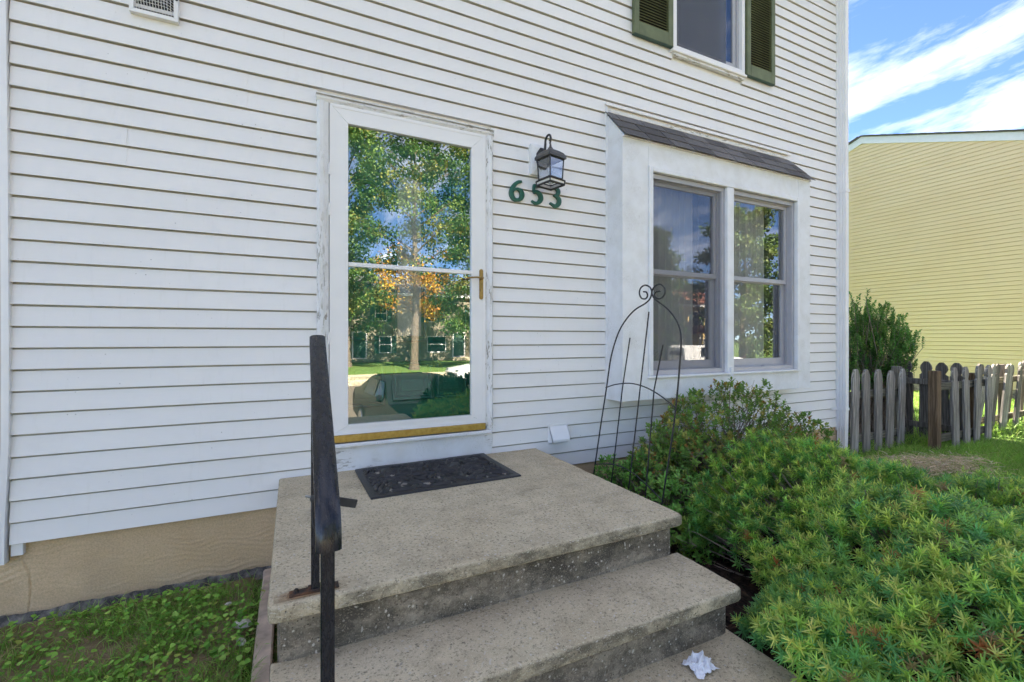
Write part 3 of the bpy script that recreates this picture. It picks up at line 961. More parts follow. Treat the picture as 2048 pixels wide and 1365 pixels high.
def build_bay():
    yf = -.206
    m = MB(); m.box(BX0 + .021, BX1 - .021, yf + .12, .1, BZ0 + .02, BZ0 + .045)
    m.box(BX0 + .021, BX1 - .021, yf + .05, .1, 2.86, 2.90)
    bay = hp('box_window', m, 'paint')
    def part(name, mb, mat='paint', smooth=False): return mb.build(name, M[mat] if isinstance(mat, str) else mat, bay, smooth)
    # side cheeks (pentagon: top follows the roof slope)
    for a, b in ((BX0, BX0 + .020), (BX1 - .020, BX1)):
        m = MB(); m.prismX([(yf + .021, BZ0 + .001), (.02, BZ0 - .004), (.02, 3.19), (yf + .021, 2.945)], a, b); part('side_panel', m)
    m = MB(); m.box(BX0 - .007, BX0 + .012, -.022, .004, .93, 3.23, .002); part('side_trim', m)
    m = MB(); m.box(BX0 + .002, BX1 - .002, yf + .022, -.001, BZ0 - .002, BZ0 + .016); part('bottom_panel', m)
    # front boards
    ox0, ox1, oz0, oz1 = 2.490, 4.352, 1.088, 2.735
    for nm, x0, x1, z0, z1 in (('front_stile', BX0, ox0 - .001, BZ0, 2.925), ('front_stile', ox1 + .001, BX1, BZ0, 2.925),
                               ('front_head', ox0 + .0005, ox1 - .0005, oz1 + .001, 2.925), ('front_apron', ox0 + .0005, ox1 - .0005, BZ0, oz0 - .001)):
        m = MB(); m.box(x0, x1, yf, yf + .02, z0, z1, .0015); part(nm, m)
    # nailed casing round the units
    for nm, x0, x1, z0, z1, y in (('window_casing', ox0, ox0 + .038, oz0 + .02, oz1, .018), ('window_casing', ox1 - .038, ox1, oz0 + .02, oz1, .018),
                                  ('window_casing', ox0 + .039, ox1 - .039, oz1 - .037, oz1, .017), ('window_mullion', 3.360, 3.442, oz0 + .02, oz1 - .038, .014)):
        m = MB(); m.box(x0, x1, yf - y, yf + .0205, z0, z1, .004); part(nm, m)
    m = MB(); m.box(ox0 - .012, ox1 + .004, yf - .026, yf + .12, oz0, oz0 + .019, .004)
    m.box(3.385, 3.417, yf - .031, yf - .0145, oz0 - .012, oz0 + .06, .003); part('window_sill', m)
    # two double hung units
    for i, (x0, x1) in enumerate(((2.529, 3.357), (3.445, 4.313))):
        z0, z1 = oz0 + .021, oz1 - .039
        m = MB(); frame4(m, x0 - .008, x1 + .008, z0 - .001, z1 + .001, .036, yf + .0215, yf + .13); part('unit_frame', m, 'vinylgrey')
        m = MB(); frame4(m, x0 + .030, x1 - .030, z0 + .0301, z1 - .030, .012, yf + .055, yf + .065); part('track_rib', m, 'vinylgrey')
        zm_ = 1.935
        sash(bay, x0 + .031, x1 - .031, zm_ - .018, z1 - .031, .038, yf + .068, yf + .092, 'vinylgrey', 'winglass', 'upper_sash')
        sash(bay, x0 + .031, x1 - .031, z0 + .031, zm_ + .018, .045, yf + .095, yf + .122, 'vinylgrey', 'winglass', 'lower_sash', .075)
        m = MB(); m.tube([((x0 + x1) / 2 - .02, yf + .035, z0 + .036), ((x0 + x1) / 2 - .012, yf + .028, z0 + .043), ((x0 + x1) / 2 + .012, yf + .028, z0 + .043), ((x0 + x1) / 2 + .02, yf + .035, z0 + .036)], .004, 6)
        part('sash_lift', m, 'oldgrey')
        if i == 0:
            m = MB(); m.box(x0 + .0285, x1 - .0285, yf + .036, yf + .0366, z0 + .036, z1 - .036); part('insect_screen', m, 'screen')
        # curtains behind
        xs = np.linspace(x0 - .02, x1 - .10, 60)
        vs = []; fs = []
        for k, x in enumerate(xs):
            y = .015 + .016 * math.sin(k * 1.05) + .010 * math.sin(k * .43 + i)
            vs += [(x, y, z0 + .02), (x, y, z1)]
        for k in range(59): fs.append((2 * k, 2 * k + 2, 2 * k + 3, 2 * k + 1))
        m = MB(); m.add(vs, fs); m.build('sheer_curtain', M['sheer'], bay, True, fix=False)
        xs = np.linspace(x1 - .17, x1 + .05, 24)
        vs = []; fs = []
        for k, x in enumerate(xs):
            y = -.005 + .02 * math.sin(k * 1.1)
            vs += [(x, y, z0 + .01), (x, y, z1)]
        for k in range(23): fs.append((2 * k, 2 * k + 2, 2 * k + 3, 2 * k + 1))
        m = MB(); m.add(vs, fs); m.build('drape', M['drape'], bay, True, fix=False)
    # roof deck and shingles
    m = MB(); m.prismX([(-.004, 3.178), (yf - .018, 2.924), (yf - .018, 2.918), (-.004, 2.95)], BX0 + .004, BX1 - .004); part('roof_deck', m)
    top = Vector((0, -.006, 3.190)); bot = Vector((0, yf - .036, 2.914))
    sl = bot - top; ln = sl.length; sd_ = sl / ln
    nrm = Vector((0, sd_.z, -sd_.y)); nrm = -nrm if nrm.z < 0 else nrm
    ex = ln / 3 + .004
    rnd = random.Random(5)
    for c in range(3):
        xa = BX0 - .012; xe = BX1 + .012 - .012 * (2 - c)
        x = xa - [.16, .02, .24][c]
        while x < xe:
            w = .245 + rnd.uniform(-.01, .01)
            a = max(x, xa); b = min(x + w - .009, xe)
            if b - a > .02:
                s0 = max(0, c * ex - .01); s1 = min((c + 1) * ex, ln)
                p = [top + sd_ * s0, top + sd_ * s1]
                m = MB()
                o0 = p[0] + nrm * .003; o1 = p[1] + nrm * (.0085 + rnd.uniform(0, .0015))
                th = .004
                j = rnd.uniform(-.003, .003)
                vs = [(a, o0.y, o0.z), (b, o0.y, o0.z), (b, o1.y, o1.z + j * .4), (a, o1.y, o1.z + j * .4)]
                vs += [(q[0], q[1] + nrm.y * th, q[2] + nrm.z * th) for q in vs]
                m.add(vs, [(0, 1, 2, 3), (4, 7, 6, 5), (0, 4, 5, 1), (1, 5, 6, 2), (2, 6, 7, 3), (3, 7, 4, 0)])
                part('shingle', m, 'shingle')
            x += w
    # flashing channel along the wall
    m = MB(); m.prismX([(-.001, 3.262), (-.036, 3.256), (-.036, 3.232), (-.030, 3.230), (-.022, 3.244), (-.001, 3.246)], BX0 - .012, BX1 - .03); part('wall_flashing', m, 'white')
    m = MB(); m.box(BX0 + .01, BX1 - .05, -.016, -.001, 3.196, 3.222); part('caulk_strip', m, 'peel_h')
build_bay()

# ---------------------------------------------------------------- upper window and shutters
def build_upper():
    m = MB(); frame4(m, 2.925, 3.825, 3.865, 5.5, .040, -.034, .06)
    uw = hp('upper_window', m, 'white')
    m = MB(); m.box(2.905, 3.835, -.052, .0, 3.842, 3.864, .004); m.build('window_sill', M['white'], uw)
    m = MB(); m.box(2.93, 3.82, -.034, .0, 3.822, 3.8415, .002); m.build('sill_trim', M['peel_h'], uw)
    m = MB(); frame4(m, 2.966, 3.784, 3.906, 5.459, .026, .0, .05); m.build('unit_frame', M['vinylgrey'], uw)
    m = MB(); frame4(m, 2.993, 3.757, 3.933, 5.43, .040, .012, .036); m.build('sash', M['vinylgrey'], uw)
    m = MB(); m.box(3.031, 3.719, .022, .026, 3.972, 5.39); m.build('glass_pane', M['upglass'], uw)
    m = MB(); m.box(2.968, 3.60, -.010, -.0095, 3.908, 5.45); m.build('insect_screen', M['upscreen'], uw)
    m = MB(); m.box(3.0, 3.70, .06, .07, 3.94, 5.4); m.build('window_blind', M['vinylgrey'], uw)
    # louvred shutters
    for a, b in ((2.490, 2.912), (3.840, 4.243)):
        z0, z1 = 3.872, 5.46
        m = MB()
        for x0, x1, za, zb in ((a, a + .052, z0, z1), (b - .052, b, z0, z1), (a + .0521, b - .0521, z0, z0 + .105), (a + .0521, b - .0521, z1 - .1, z1)):
            m.box(x0, x1, -.050, -.016, za, zb, .003)
        sh = hp('shutter', m, 'shutter')
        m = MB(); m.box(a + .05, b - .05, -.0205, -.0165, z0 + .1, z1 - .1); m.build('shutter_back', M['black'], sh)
        m = MB(); m.box(a + .001, b - .001, -.049, -.017, z0 - .004, z0 - .0005); m.build('bottom_edge', M['shutteredge'], sh)
        m = MB(); m.box(a + .053, b - .053, -.014, .014, -.002, .002)
        me = m.mesh('louver_slat', M['shutter'])
        z = z0 + .118
        while z < z1 - .11:
            o = bpy.data.objects.new('louver_slat', me); COL.objects.link(o)
            o.parent = sh; o.location = (0, -.034, z); o.rotation_euler = (R(38), 0, 0)
            z += .0235
build_upper()

def build_fixtures():
    # exhaust vent at the top left
    m = MB()
    x0, x1, z0, z1 = -.735, -.532, 3.042, 3.28
    frame4(m, x0, x1, z0, z1, .020, -.040, -.010)
    v = hp('exhaust_vent', m, M['white'])
    m = MB(); m.box(x0 + .018, x1 - .018, -.0135, -.0115, z0 + .018, z1 - .018); m.build('vent_opening', M['black'], v)
    m = MB()
    def P(u, w):   # bulging cage
        uu = (u - .5) * 2; ww = (w - .5) * 2
        d = .034 * min(1, 3.2 * (1 - abs(uu))) * min(1, 3.2 * (1 - abs(ww)))
        return (x0 + .018 + u * (x1 - x0 - .036), -.036 - d, z0 + .018 + w * (z1 - z0 - .036))
    for k in range(15):
        u = k / 14
        m.tube([P(u, t / 10) for t in range(11)], .0012, 4)
        m.tube([P(t / 10, u) for t in range(11)], .0012, 4)
    m.build('vent_grille', M['white'], v)
    m = MB(); m.lathe([(.006, 0), (.006, .006), (.003, .009)], (0, 0, 0), 8); m.move(Matrix.Translation((x1 - .007, -.040, 3.155)) @ Matrix.Rotation(R(90), 4, 'X')); m.build('screw', M['lamp'], v)
    # small hooded vent near the steps
    m = MB()
    a, b = 1.712, 1.866
    m.prismX([(-.012, .757), (-.066, .655), (-.066, .638), (-.060, .638), (-.060, .652), (-.012, .748)], a, b)
    m.prismX([(-.012, .757), (-.066, .655), (-.066, .638), (-.012, .626)], a, a + .004); m.prismX([(-.012, .757), (-.066, .655), (-.066, .638), (-.012, .626)], b - .004, b)
    hv = hp('vent_hood', m, 'storm')
    m = MB(); m.box(a - .008, b + .008, -.018, -.010, .620, .764, .002); m.build('vent_flange', M['white'], hv)
    m = MB(); m.box(a + .005, b - .005, -.0195, -.0182, .628, .742); m.build('vent_opening', M['black'], hv)
    # downspout, corrugated, with straps
    m = MB()
    x0, x1, y0, y1 = 5.328, 5.388, -.098, -.018
    prof = []
    def side(p, q, n=4, amp=.0035, nx=0, ny=0):
        for k in range(n * 4):
            t = k / (n * 4)
            w = amp * (1 if (k // 2) % 2 else 0)
            prof.append((p[0] + (q[0] - p[0]) * t + nx * w, p[1] + (q[1] - p[1]) * t + ny * w))
    side((x0, y0), (x1, y0), 3, ny=1); side((x1, y0), (x1, y1), 3, nx=-1); side((x1, y1), (x0, y1), 3, ny=-1); side((x0, y1), (x0, y0), 3, nx=1)
    m.sweep(prof, [((0, .01 * (z < .4), z), (1, 0, 0), (0, 1, 0)) for z in (.20, .62, 1.2, 2.4, 3.12)])
    dsp = hp('downspout', m, 'white')
    m = MB()
    q = [(p[0] + (.0015 if p[0] < 5.358 else -.0015), p[1] + (.0015 if p[1] < -.058 else -.0015)) for p in prof]
    m.sweep(q, [((0, 0, z), (1, 0, 0), (0, 1, 0)) for z in (3.10, 5.6)]); m.build('downspout_upper', M['white'], dsp)
    for z in (2.985, .640):
        m = MB(); m.box(5.215, 5.327, -.020, -.0165, z - .016, z + .016, .001)
        m.box(5.3240, 5.3265, -.1005, -.0165, z - .014, z + .014); m.box(5.324, 5.392, -.1035, -.1010, z - .014, z + .014)
        m.lathe([(.005, 0), (.003, .003)], (5.24, -.0215, z), 8)
        m.build('strap', M['white'], dsp)
build_fixtures()

# ================================================================== neighbouring houses
def build_beige():
    b = empty('beige_house', (-1.3, 0, 0), 'sliver of beige sided house adjoining at the far left', 'house')
    for k in range(36):
        z = .40 + k * HH
        siding_board(b, -6.0, -1.262, z, M['beige'], y=.03, seed=k * 1.7, step=2)
    m = MB(); m.box(-1.263, -1.206, -.005, .03, .36, 5.6, .003); m.build('corner_trim', M['beigetrim'], b)
    m = MB(); m.box(-8.5, -1.20, .06, 9.0, .35, 5.6); m.build('wall', M['beigetrim'], b)
    m = MB(); m.box(-8.5, -1.605, .04, .1, -.3, .40); m.build('foundation_wall', M['fdn'], b)
build_beige()

def build_yellow():
    XW = 15.15
    yr, zr, slp = 4.654, 7.20, .361
    ya, yb = yr - 5.6, yr + 5.6
    y = empty('yellow_house', (XW, 0, 0), 'pale yellow vinyl sided house gable end beyond the fence', 'house')
    k = 0
    while True:
        z = .20 + k * HH
        if z + HH > zr - .02: break
        zt = z + HH * .5
        half = 5.6 if zt < zr - slp * 5.6 else (zr - zt) / slp
        a, b_ = yr - half - .05, yr + half + .05
        f = lambda s, yy, zz: ((XW - .01 + yy, s, zz), (1, 0, 0))
        rs = random.Random(k // 2); sm = a + (b_ - a) * rs.uniform(.2, .85)
        siding_board(y, a, sm, z, M['yellow'], y=0.0, seed=k * 2.3, step=3.0, xf=f, lip=.015)
        siding_board(y, sm - .02, b_, z, M['yellow'], y=.004, seed=k * 2.3 + 1, step=3.0, xf=f, lip=.015)
        k += 1
    m = MB(); m.sweep([(ya, -.3), (yb, -.3), (yb, zr - slp * 5.6), (yr, zr), (ya, zr - slp * 5.6)], [((XW + .012, 0, 0), (0, 1, 0), (0, 0, 1)), ((XW + 12, 0, 0), (0, 1, 0), (0, 0, 1))]); m.build('wall', M['yellow'], y)
    m = MB(); m.box(XW - .002, XW + .011, ya, yb, -.3, .199); m.build('foundation_wall', M['concrete'], y)
    # rake boards (the rear one falls away)
    for s in (1, -1):
        p = [(yr, zr + .135), (yr + s * 6.0, zr + .135 - slp * 6.0), (yr + s * 6.0, zr - .065 - slp * 6.0), (yr, zr - .065)]
        m = MB(); m.sweep(p, [((XW - .05 - .002 * s, 0, 0), (0, 1, 0), (0, 0, 1)), ((XW - .022, 0, 0), (0, 1, 0), (0, 0, 1))]); m.build('rake_board', M['rake'], y)
    for s in (1, -1):
        p = [(yr, zr + .165), (yr + s * 6.15, zr + .165 - slp * 6.15), (yr + s * 6.15, zr + .137 - slp * 6.15), (yr, zr + .137)]
        m = MB(); m.sweep(p, [((XW - .10 - .003 * s, 0, 0), (0, 1, 0), (0, 0, 1)), ((XW + 12.3, 0, 0), (0, 1, 0), (0, 0, 1))]); m.build('roof', M['shingle'], y)
    # shingle butt ends stepping down the rake
    me = None
    for s in (1, -1):
        for k in range(40):
            d = .06 + k * .15
            if d > 6.0: break
            m = MB(); m.box(-.05, .30, 0, .15 * 1.0, 0, .014)
            if me is None: me = m.mesh('shingle', M['shingle'])
            o = bpy.data.objects.new('shingle', me); COL.objects.link(o); o.parent = y
            o.location = (-.075, yr + s * d - (0 if s > 0 else 0), zr + .167 - slp * d + .004 * (k % 2)); o.rotation_euler = (R(-19.8) * s, 0, 0) if s > 0 else (R(19.8) + math.pi, 0, 0)
build_yellow()

# ================================================================== concrete steps
def rounded_slab(x0, x1, y0, y1, z0, z1, r, step=.025, seed=1, rough=.0016, wall_back=False):
    """slab with rounded top/bottom arrises and slightly chipped edges; y0 is front"""
    n = 5
    prof = []            # (inset, z) from bottom centre to top centre
    for t in np.linspace(0, math.pi / 2, n): prof.append((r * .6 - r * .6 * math.sin(t), z0 + r * .6 - r * .6 * math.cos(t)))
    for t in np.linspace(0, math.pi / 2, n): prof.append((r - r * math.cos(t), z1 - r + r * math.sin(t)))
    # perimeter points
    def line(p, q):
        L_ = math.dist(p, q); k = max(1, int(L_ / step))
        return [(p[0] + (q[0] - p[0]) * i / k, p[1] + (q[1] - p[1]) * i / k) for i in range(k)]
    per = line((x0, y0), (x1, y0)) + line((x1, y0), (x1, y1)) + line((x1, y1), (x0, y1)) + line((x0, y1), (x0, y0))
    vs = []; fs = []; m = len(per)
    cr_ = .02
    for ins, z in prof:
        for (x, y) in per:
            px = min(max(x, x0 + ins), x1 - ins); py = min(max(y, y0 + ins), y1 - ins)
            # round the plan corners a little
            for cx_, sx in ((x0 + ins + cr_, -1), (x1 - ins - cr_, 1)):
                if (px - cx_) * sx > 0 and py < y0 + ins + cr_:
                    v = Vector((px - cx_, py - (y0 + ins + cr_))); 
                    if v.length > cr_: v = v.normalized() * cr_
                    px, py = cx_ + v.x, y0 + ins + cr_ + v.y
            w = rough * (mnoise.noise(Vector((x * 22, y * 22, z * 30 + seed))) + .6 * mnoise.noise(Vector((x * 70, y * 70, z * 80 + seed))))
            ch = mnoise.noise(Vector((x * 9, y * 9, seed * 3.3)))
            dzc = -.005 * max(0, ch - .42) / .3 if z > z1 - r * .9 and z < z1 - 1e-6 else 0
            vs.append((px + w, py + w - dzc * .6, z + w * .6 + dzc))
    k = len(prof)
    for i in range(k - 1):
        for j in range(m):
            j2 = (j + 1) % m
            fs.append((i * m + j, i * m + j2, (i + 1) * m + j2, (i + 1) * m + j))
    fs.append(tuple(range(m))[::-1]); fs.append(tuple((k - 1) * m + j for j in range(m)))
    mb = MB(); mb.add(vs, fs); return mb

def build_steps():
    st = empty('concrete_steps', (.77, -.8, 0), 'worn grey concrete entry steps below the front door', 'steps')
    rounded_slab(-.066, 1.600, -1.405, -.012, .550, .602, .013, seed=2).build('landing', M['concrete'], st, True)
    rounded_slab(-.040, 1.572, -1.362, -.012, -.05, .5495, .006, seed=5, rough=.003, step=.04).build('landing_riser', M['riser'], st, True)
    rounded_slab(-.060, 1.622, -1.690, -1.345, .352, .405, .013, seed=9).build('step_tread', M['concrete'], st, True)
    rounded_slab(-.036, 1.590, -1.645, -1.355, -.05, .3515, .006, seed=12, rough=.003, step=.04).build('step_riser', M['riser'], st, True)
build_steps()

def build_rail():
    hr = empty('handrail', (.065, -1.36, .6), 'black iron handrail with curled end at the left of the steps', 'handrail')
    # cap rail profile
    w = .0235
    prof = [(-w, -.010), (-w, .004), (-w + .005, .0085), (-w * .5, .0105), (0, .011), (w * .5, .0105), (w - .005, .0085), (w, .004), (w, -.010), (w * .55, -.013), (-w * .55, -.013)]
    pts = [(-1.300, 1.440)]
    a = Vector((-1.365, 1.380)); b = Vector((-1.935, 1.075))
    d = (b - a).normalized()
    pts = [tuple(a - d * .045)] + [tuple(a + (b - a) * t) for t in np.linspace(0, 1, 8)]
    ang = math.atan2(d.y, d.x)       # heading in (y,z)
    p = Vector(b); h = ang
    seg = .0125
    for k in range(8):               # curl down to vertical
        h += R(7.6)
        p = p + Vector((math.cos(h), math.sin(h))) * seg
        pts.append(tuple(p))
    fr = []
    for i, (y, z) in enumerate(pts):
        if i == 0: t = Vector(pts[1]) - Vector(pts[0])
        elif i == len(pts) - 1: t = Vector(pts[-1]) - Vector(pts[-2])
        else: t = Vector(pts[i + 1]) - Vector(pts[i - 1])
        t.normalize()
        n = Vector((t.y, -t.x)); n = -n if False else n
        if i < 3 and n.y < 0: n = -n
        # keep the normal on the outer side of the bend
        n = Vector((t.y, -t.x))
        if (n.x * 0 + n.y) < 0 and h < 0 and i < 9: n = -n
        n = Vector((t.y, -t.x)) if Vector((t.y, -t.x)).dot(Vector((-.5, .86))) > 0 else Vector((-t.y, t.x))
        x = .0745 - .0105 * min(1, i / 8)
        fr.append(((x, y, z), (1, 0, 0), (0, n.x, n.y)))
    m = MB(); m.sweep(prof, fr); m.build('cap_rail', M['iron'], hr, True)
    # channel under the cap
    m = MB(); fr2 = []
    for y, z in pts[:8]:
        fr2.append(((.0745 - .0105 * min(1, (y + 1.33) / -.6), y, z - .024), (1, 0, 0), (0, 0, 1)))
    m.sweep([(-.013, -.006), (.013, -.006), (.013, .010), (-.013, .010)], fr2); m.build('under_channel', M['iron'], hr)
    m = MB(); m.box(.054, .079, -1.372, -1.347, .611, 1.366, .002); m.build('post', M['iron'], hr)
    m = MB(); m.box(.051, .0765, -1.962, -1.936, .205, 1.045, .002); m.build('post', M['iron'], hr)
    m = MB(); m.box(-.008, .136, -1.376, -1.342, .603, .611, .002); m.box(.046, .087, -1.380, -1.338, .611, .615, .001)
    fp = m.build('foot_plate', M['rust'], hr)
    for x in (.012, .118):
        m = MB(); m.lathe([(.011, 0), (.011, .002), (.0065, .0021), (.0065, .009), (.004, .011)], (x, -1.359, .611), 6); m.build('bolt', M['rust'], fp)
    m = MB(); m.box(.02, .115, -1.965, -1.933, .2055, .213, .002); m.build('foot_plate', M['rust'], hr)
    # bolt-through clip with black flat tab and a cord hanging from it
    m = MB(); m.tube([(.032, -1.598, .981), (.060, -1.6, .972), (.11, -1.602, .962)], .0032, 8); m.build('clip_pin', M['steel'], hr)
    m = MB(); m.box(-.002, .056, -.003, .003, -.0115, .0115, .0015); m.move(Matrix.Translation((.108, -1.60, .957)) @ Matrix.Rotation(R(17), 4, 'Y')); m.build('clip_tab', M['rubber'], hr)
    m = MB(); m.tube([(.049, -1.60, .970), (.047, -1.605, .94), (.050, -1.61, .905), (.056, -1.61, .885), (.060, -1.607, .905), (.058, -1.60, .94), (.056, -1.60, .965)], .0022, 6); m.lathe([(.006, -.008), (.008, 0), (.006, .008)], (.051, -1.60, .972), 8); m.build('cord', M['rubber'], hr)
    # rust bleeding onto the concrete from the foot plate
build_rail()

def build_rust_stain():
    a = NM('rusty_concrete'); v = a.co()
    n = a.noise(v, 26, 5, .7)
    col = a.mix(n, (.42, .24, .10), (.34, .24, .15))
    a.done(col, .9)
    tr = a.n('ShaderNodeBsdfTransparent'); mx = a.n('ShaderNodeMixShader')
    gp = a.co()
    s = a.n('ShaderNodeVectorMath', operation='SUBTRACT'); a.l(gp, s.inputs[0]); s.inputs[1].default_value = (.045, -1.372, .602)
    s2 = a.n('ShaderNodeVectorMath', operation='MULTIPLY'); a.l(s.outputs[0], s2.inputs[0]); s2.inputs[1].default_value = (8, 17, 0)
    ln = a.n('ShaderNodeVectorMath', operation='LENGTH'); a.l(s2.outputs[0], ln.inputs[0])
    f = a.math('ADD', a.math('MULTIPLY', ln.outputs['Value'], .6), a.math('MULTIPLY', a.noise(v, 45, 5, .7), .7))
    fac = a.ramp(f, [(.62, .75), (1.0, 0.0)])
    fac2 = a.math('MULTIPLY', a.ramp(f, [(.45, .9), (.95, 0.0)]), 1.0)
    a.l(fac2, mx.inputs[0]); a.l(tr.outputs[0], mx.inputs[1]); a.l(a.p.outputs[0], mx.inputs[2]); a.l(mx.outputs[0], a.out.inputs[0])
    m = MB(); m.add([(-.05, -1.388, .6045), (.16, -1.388, .6045), (.16, -1.27, .6045), (-.05, -1.27, .6045)], [(0, 1, 2, 3)])
    o = m.build('rust_stain', a.m, bpy.data.objects['concrete_steps'], fix=False)
build_rust_stain()

def build_mat():
    x0, x1, y0, y1, z = .345, 1.188, -.580, -.035, .6045
    nx, ny = 300, 200
    U, V = np.meshgrid(np.linspace(0, 1, nx), np.linspace(0, 1, ny)); U = U.ravel(); V = V.ravel()
    X = x0 + U * (x1 - x0); Y = y0 + V * (y1 - y0)
    P = np.c_[X, Y]
    w1 = fbm(P * 7, 2, 3) - .5; w2 = fbm(P * 7, 5, 3) - .5
    mir = np.abs(U - .5)
    a = np.sin((mir * 24 + w1 * 10 + 3.2 * np.sin(V * 7 + w2 * 4)))
    b = np.sin((V * 19 + w2 * 9 + 3.0 * np.sin(mir * 16)))
    r = np.maximum(1 - np.abs(a) * 1.7, 1 - np.abs(b) * 1.7); r = np.clip(r, 0, 1)
    edge = np.minimum.reduce([U * (x1 - x0), (1 - U) * (x1 - x0), V * (y1 - y0), (1 - V) * (y1 - y0)])
    rim = np.clip(1 - np.abs(edge - .022) / .022, 0, 1)
    inner = np.clip((edge - .035) / .02, 0, 1)
    Z = z + .0035 + .015 * np.sqrt(r) * inner + .003 * (rim > 0) * (edge < .035)
    Z = np.where(edge < 1e-6, z - .002, Z) + .0008 * fbm(P * 60, 3, 2)
    Z += .005 * np.clip((V - .8) * 5, 0, 1) * (.3 + fbm(np.c_[X * 9, Y * 2], 1, 2))
    i = np.arange(nx * ny).reshape(ny, nx)
    q = np.c_[i[:-1, :-1].ravel(), i[:-1, 1:].ravel(), i[1:, 1:].ravel(), i[1:, :-1].ravel()]
    v = np.c_[X, Y, Z]
    cx_, cy_ = (x0 + x1) / 2, (y0 + y1) / 2
    a_ = R(1.2); dx_ = v[:, 0] - cx_; dy_ = v[:, 1] - cy_
    v[:, 0] = cx_ + dx_ * math.cos(a_) - dy_ * math.sin(a_); v[:, 1] = cy_ + dx_ * math.sin(a_) + dy_ * math.cos(a_) - .012
    # pale concrete seen through the cut-outs: small pale grit in the deepest hollows
    g = fbm(P * 30, 8, 2)
    low = (r < .02) & (inner > .9) & (fbm(P * 34, 11, 2) > .68)
    col = np.where(low[:, None], np.array([.34, .31, .26]), (np.array([.013, .0125, .013])[None] * (.7 + .9 * fbm(P * 12, 4, 3))[:, None]))
    top = (.55 + 1.6 * np.clip(fbm(P * 4, 9, 2) - .45, 0, 1))[:, None]  # ridge tops painted lighter, a highlight put into the colour
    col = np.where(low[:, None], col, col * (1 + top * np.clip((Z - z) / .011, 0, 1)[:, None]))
    o = npmesh('doormat', v, q, M['matrubber'], col=col, smooth=True)
    tag(o, 'black rubber doormat with raised scroll pattern on the landing', 'doormat')
a = NM('doormat_rubber'); at = a.n('ShaderNodeVertexColor'); at.layer_name = 'Col'
M['matrubber'] = a.done(at.outputs[0], .42, a.bump(a.noise(a.co(), 300, 3), .3, .002), spec=.45)
build_mat()

